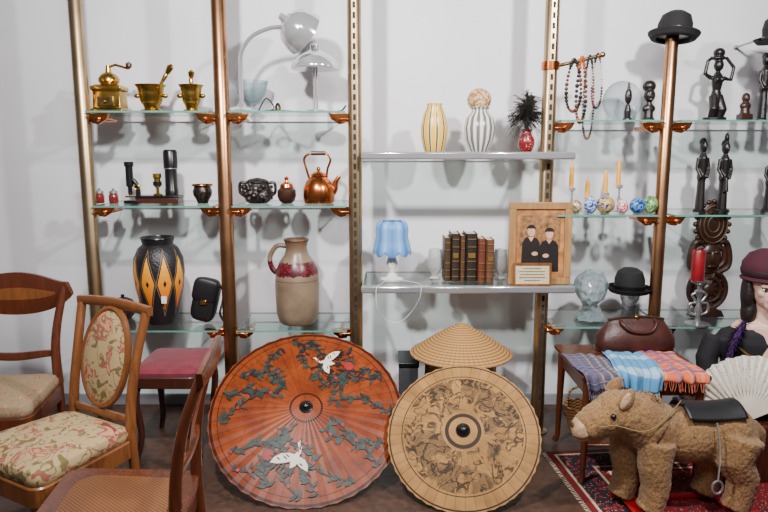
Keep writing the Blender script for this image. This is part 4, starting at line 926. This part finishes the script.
p = thing('crate', 'dark grey crate behind the parasols', 'crate', (X(408, 3.5, .2), 3.5, 0))
MB().box(-.05, .05, -.1, .12, 0, zrow(368, 3.4)).build('body', 'crate', p, bevel=.006); MB().box(-.055, .055, -.105, .125, zrow(368, 3.4)+.001, zrow(365, 3.4)+.012).build('lid', 'black', p, bevel=.004)

# ---------------------------------------------------------------- chairs
def trap(wf, wb, d, n=10, r=.05):
    pts = []
    for cx, cy, a0 in ((wf/2-r, -d/2+r, -90), (wb/2-r, d/2-r, 0), (-wb/2+r, d/2-r, 90), (-wf/2+r, -d/2+r, 180)):
        for k in range(n): a = R(a0+90*k/(n-1)); pts.append((cx+r*cos(a), cy+r*sin(a)))
    return pts
def chair(lab, loc, rz, wd, seatm, style, h=.45, wf=.48, wb=.40, d=.44, top=.96, lean=.16):
    p = thing('dining_chair', lab, 'chair', loc, rz)
    o = trap(wf, wb, d); oo = trap(wf+.012, wb+.012, d+.012)
    MB().pad(oo, [(.97, h-.115), (1, h-.11), (1, h-.045), (.98, h-.04)]).build('seat_frame', wd, p)
    if style == 'splat':
        se = MB().pad(oo, [(1.0, h-.0395), (1.03, h-.035), (1.03, h-.012), (1.0, h-.004), (.8, h-.008), (.01, h-.014)]).build('seat', wd, p)
        MB().pad(trap(wf*.80, wb*.80, d*.78, r=.07), [(1, h-.0075), (1, h-.005), (.97, h-.003), (.01, h-.002)]).build('cane_panel', seatm, se)
    else: MB().pad(o, [(.98, h-.0395), (1.0, h-.03), (1.005, h-.01), (.97, h+.008), (.85, h+.022), (.6, h+.034), (.3, h+.04), (.01, h+.042)]).build('seat', seatm, p)
    for a in (-1, 1):
        x = a*(wf/2-.03); y = -d/2+.03
        MB().tube([(x, y, h-.06), (x, y, h-.12), (x+a*.004, y-.004, .2), (x+a*.01, y-.015, 0)], [.024, .023, .017, .013], 12).build('leg', wd, p)
        x = a*(wb/2-.015); y = d/2-.0
        MB().tube([(x, y, h-.03), (x, y+.01, .25), (x+a*.005, y+.06, 0)], [.021, .019, .014], 12).build('leg', wd, p)
    yb = d/2
    def B(x, z, o_=0):
        q = max(0, (z-h)/(top-h)); return (x, yb+lean*(top-h)*(q**1.4)*1.3-o_, z)
    for a in (-1, 1):
        x0 = a*(wb/2-.015)
        if style == 'oval': pts = [B(x0, h-.04), B(x0*.98, h+.12), B(x0*1.02, h+.3), B(x0*1.1, top-.02)]; rr = [.021, .018]
        elif style == 'crest': pts = [B(x0, h-.04), B(x0*.96, h+.12), B(x0*1.0, h+.26), B(x0*1.14, top-.05)]; rr = [.024, .018]
        else: pts = [(x0, yb, h-.04), (x0, yb+.004, h+.10), (x0, yb+.018, h+.22), (x0, yb+.045, top-.14), (x0*.98, yb+.095, top-.01)]; rr = [.021, .014]
        MB().tube(spline(pts, 5), rr, 12).build('back_post', wd, p)
    if style == 'oval':
        zc = (h+top)/2+.02; az, ax = (top-h)/2-.045, .132
        MB().sweep([B(wb*.56*q/6*1.0, top-.012+.012*cos(q/6*PI/2)) for q in range(-6, 7)], .026, .038).build('top_rail', wd, p)
        MB().sweep([B(wb*.48*q/6, h+.035) for q in range(-6, 7)], .02, .03).build('lower_rail', wd, p)
        pl = [B(ax*cos(a), zc+az*sin(a)) for a in [2*PI*i/40 for i in range(40)]]
        MB().tube(pl, .014, 8, closed=True).build('oval_frame', wd, p)
        m = MB(); rg = []
        for k, of in ((1, -.006), (.98, .008), (.85, .016), (.5, .022), (.02, .024)): rg.append([B(ax*k*cos(a), zc+az*k*sin(a), of) for a in [2*PI*i/40 for i in range(40)]])
        rg.insert(0, [B(ax*.02*cos(a), zc+az*.02*sin(a), -.01) for a in [2*PI*i/40 for i in range(40)]])
        m.rings(rg).build('medallion_pad', seatm, p)
    elif style == 'crest':
        W_ = wb/2+.045; n = 12
        def cr(q, of=0):
            x, y, z = B(W_*q, top-.10); return (x, y+.05*(1-q*q)-of, z+.012*(1-q*q)+.045*abs(q)**4)
        crr = MB().sweep([cr(q/n) for q in range(-n, n+1)], .024, [.065+.15*(1-abs(q/n)**2) for q in range(-n, n+1)]).build('crest_rail', wd, p)
        MB().sweep([cr(.72*q/n, .0125) for q in range(-n, n+1)], .002, [.012+.05*(1-abs(q/n)**2) for q in range(-n, n+1)]).build('inlay', 'wood_mid', crr)
        def mr_(q): x, y, z = B((W_-.06)*q, h+.10); return (x, y+.03*(1-q*q), z-.01*cos(q*PI))
        MB().sweep([mr_(q/n) for q in range(-n, n+1)], .02, [.028+.012*(1-abs(q/n)**2) for q in range(-n, n+1)]).build('middle_rail', wd, p)
    else:
        MB().sweep([(wb*.52*q/6, yb+.092+.012*(1-(q/6)**2), top-.02+.012*(1-(q/6)**2)) for q in range(-6, 7)], .02, [.045+.03*(1-(q/6)**2) for q in range(-6, 7)]).build('crest_rail', wd, p)
        MB().sweep([(wb*.46*q/6, yb+.012+.008*(1-(q/6)**2), h+.16) for q in range(-6, 7)], .018, .035).build('lower_rail', wd, p)
        m = MB(); rg = []
        for q, w_ in ((0, .055), (.2, .04), (.45, .065), (.7, .05), (1, .07)):
            z = h+.165+q*(top-.05-h-.165); y = yb+.012+.07*q**1.6
            rg.append([(-w_, y, z), (w_, y, z), (w_, y+.010, z), (-w_, y+.010, z)])
        m.rings(rg).build('splat', wd, p, smooth=False, bevel=.003)
    if style != 'oval':
        m = MB(); m.tube([(-wf/2+.03, -d/2+.03, .16), (-wb/2+.02, d/2+.02, .16)], .009); m.tube([(wf/2-.03, -d/2+.03, .16), (wb/2-.02, d/2+.02, .16)], .009); m.tube([(-wf/2+.04, 0, .16), (wf/2-.04, 0, .16)], .009)
        m.build('stretcher', wd, p)
    return p
chair('brown wooden chair with a curved crest rail and beige damask seat', (-1.80, 2.90, 0), R(6), 'wood_chair', 'damask', 'crest', top=.93, wb=.46, wf=.5)
chair('light brown chair with an oval floral tapestry medallion back', (-1.272, 2.39, 0), R(-30), 'wood_mid', 'floral', 'oval', h=.455, top=.93, wb=.39)
chair('glossy brown chair with an inset cane seat in the near foreground', (-.852, 1.955, 0), R(-84), 'wood_red', 'cane', 'splat', top=.925, wb=.38)
p = thing('upholstered_stool', 'wooden stool with a dark red velvet seat below the glass shelf', 'stool', (X(176, 3.36, .45), 3.36, 0))
MB().pad(trap(.34, .34, .4), [(.98, .37), (1, .375), (1, .425), (.98, .43)]).build('seat_frame', 'wood_dark', p)
MB().pad(trap(.33, .33, .39), [(1, .4305), (1.02, .45), (.95, .468), (.7, .478), (.01, .482)]).build('seat', 'velvet_red', p)
for a in (-1, 1):
    for b in (-1, 1): MB().tube(spline([(a*.145, b*.17, .38), (a*.155, b*.18, .3), (a*.14, b*.165, .12), (a*.16, b*.185, 0)]), [.022, .014], 12).build('leg', 'wood_dark', p)

# ---------------------------------------------------------------- light and camera
def area(loc, tgt, size, e, col=(1, 1, 1)):
    l = bpy.data.lights.new('lamp', 'AREA'); l.size = size; l.energy = e; l.color = col
    o = bpy.data.objects.new('ceiling_light', l); C.objects.link(o); o.location = loc
    o.rotation_euler = (Vector(tgt)-Vector(loc)).to_track_quat('-Z', 'Y').to_euler()
area((-.75, 1.6, 2.7), (.1, 3.9, 1.4), .12, 90, (1, .97, .95)); area((1.25, 1.6, 2.7), (.5, 3.9, 1.4), .12, 84, (1, .97, .95)); area((0.15, .3, 3.1), (0.3, 3.9, 1.0), .6, 46, (1, .98, .96))
w = bpy.data.worlds.new('World'); bpy.context.scene.world = w; w.use_nodes = True
bg = w.node_tree.nodes['Background']; bg.inputs[0].default_value = (.78, .78, .86, 1); bg.inputs[1].default_value = .18
cam = bpy.data.cameras.new('camera'); co = bpy.data.objects.new('camera', cam); C.objects.link(co)
cam.sensor_width = 36; cam.lens = 36*F/768; co.location = (0, 0, CZ); co.rotation_euler = (PI/2-PITCH, 0, 0)
bpy.context.scene.camera = co
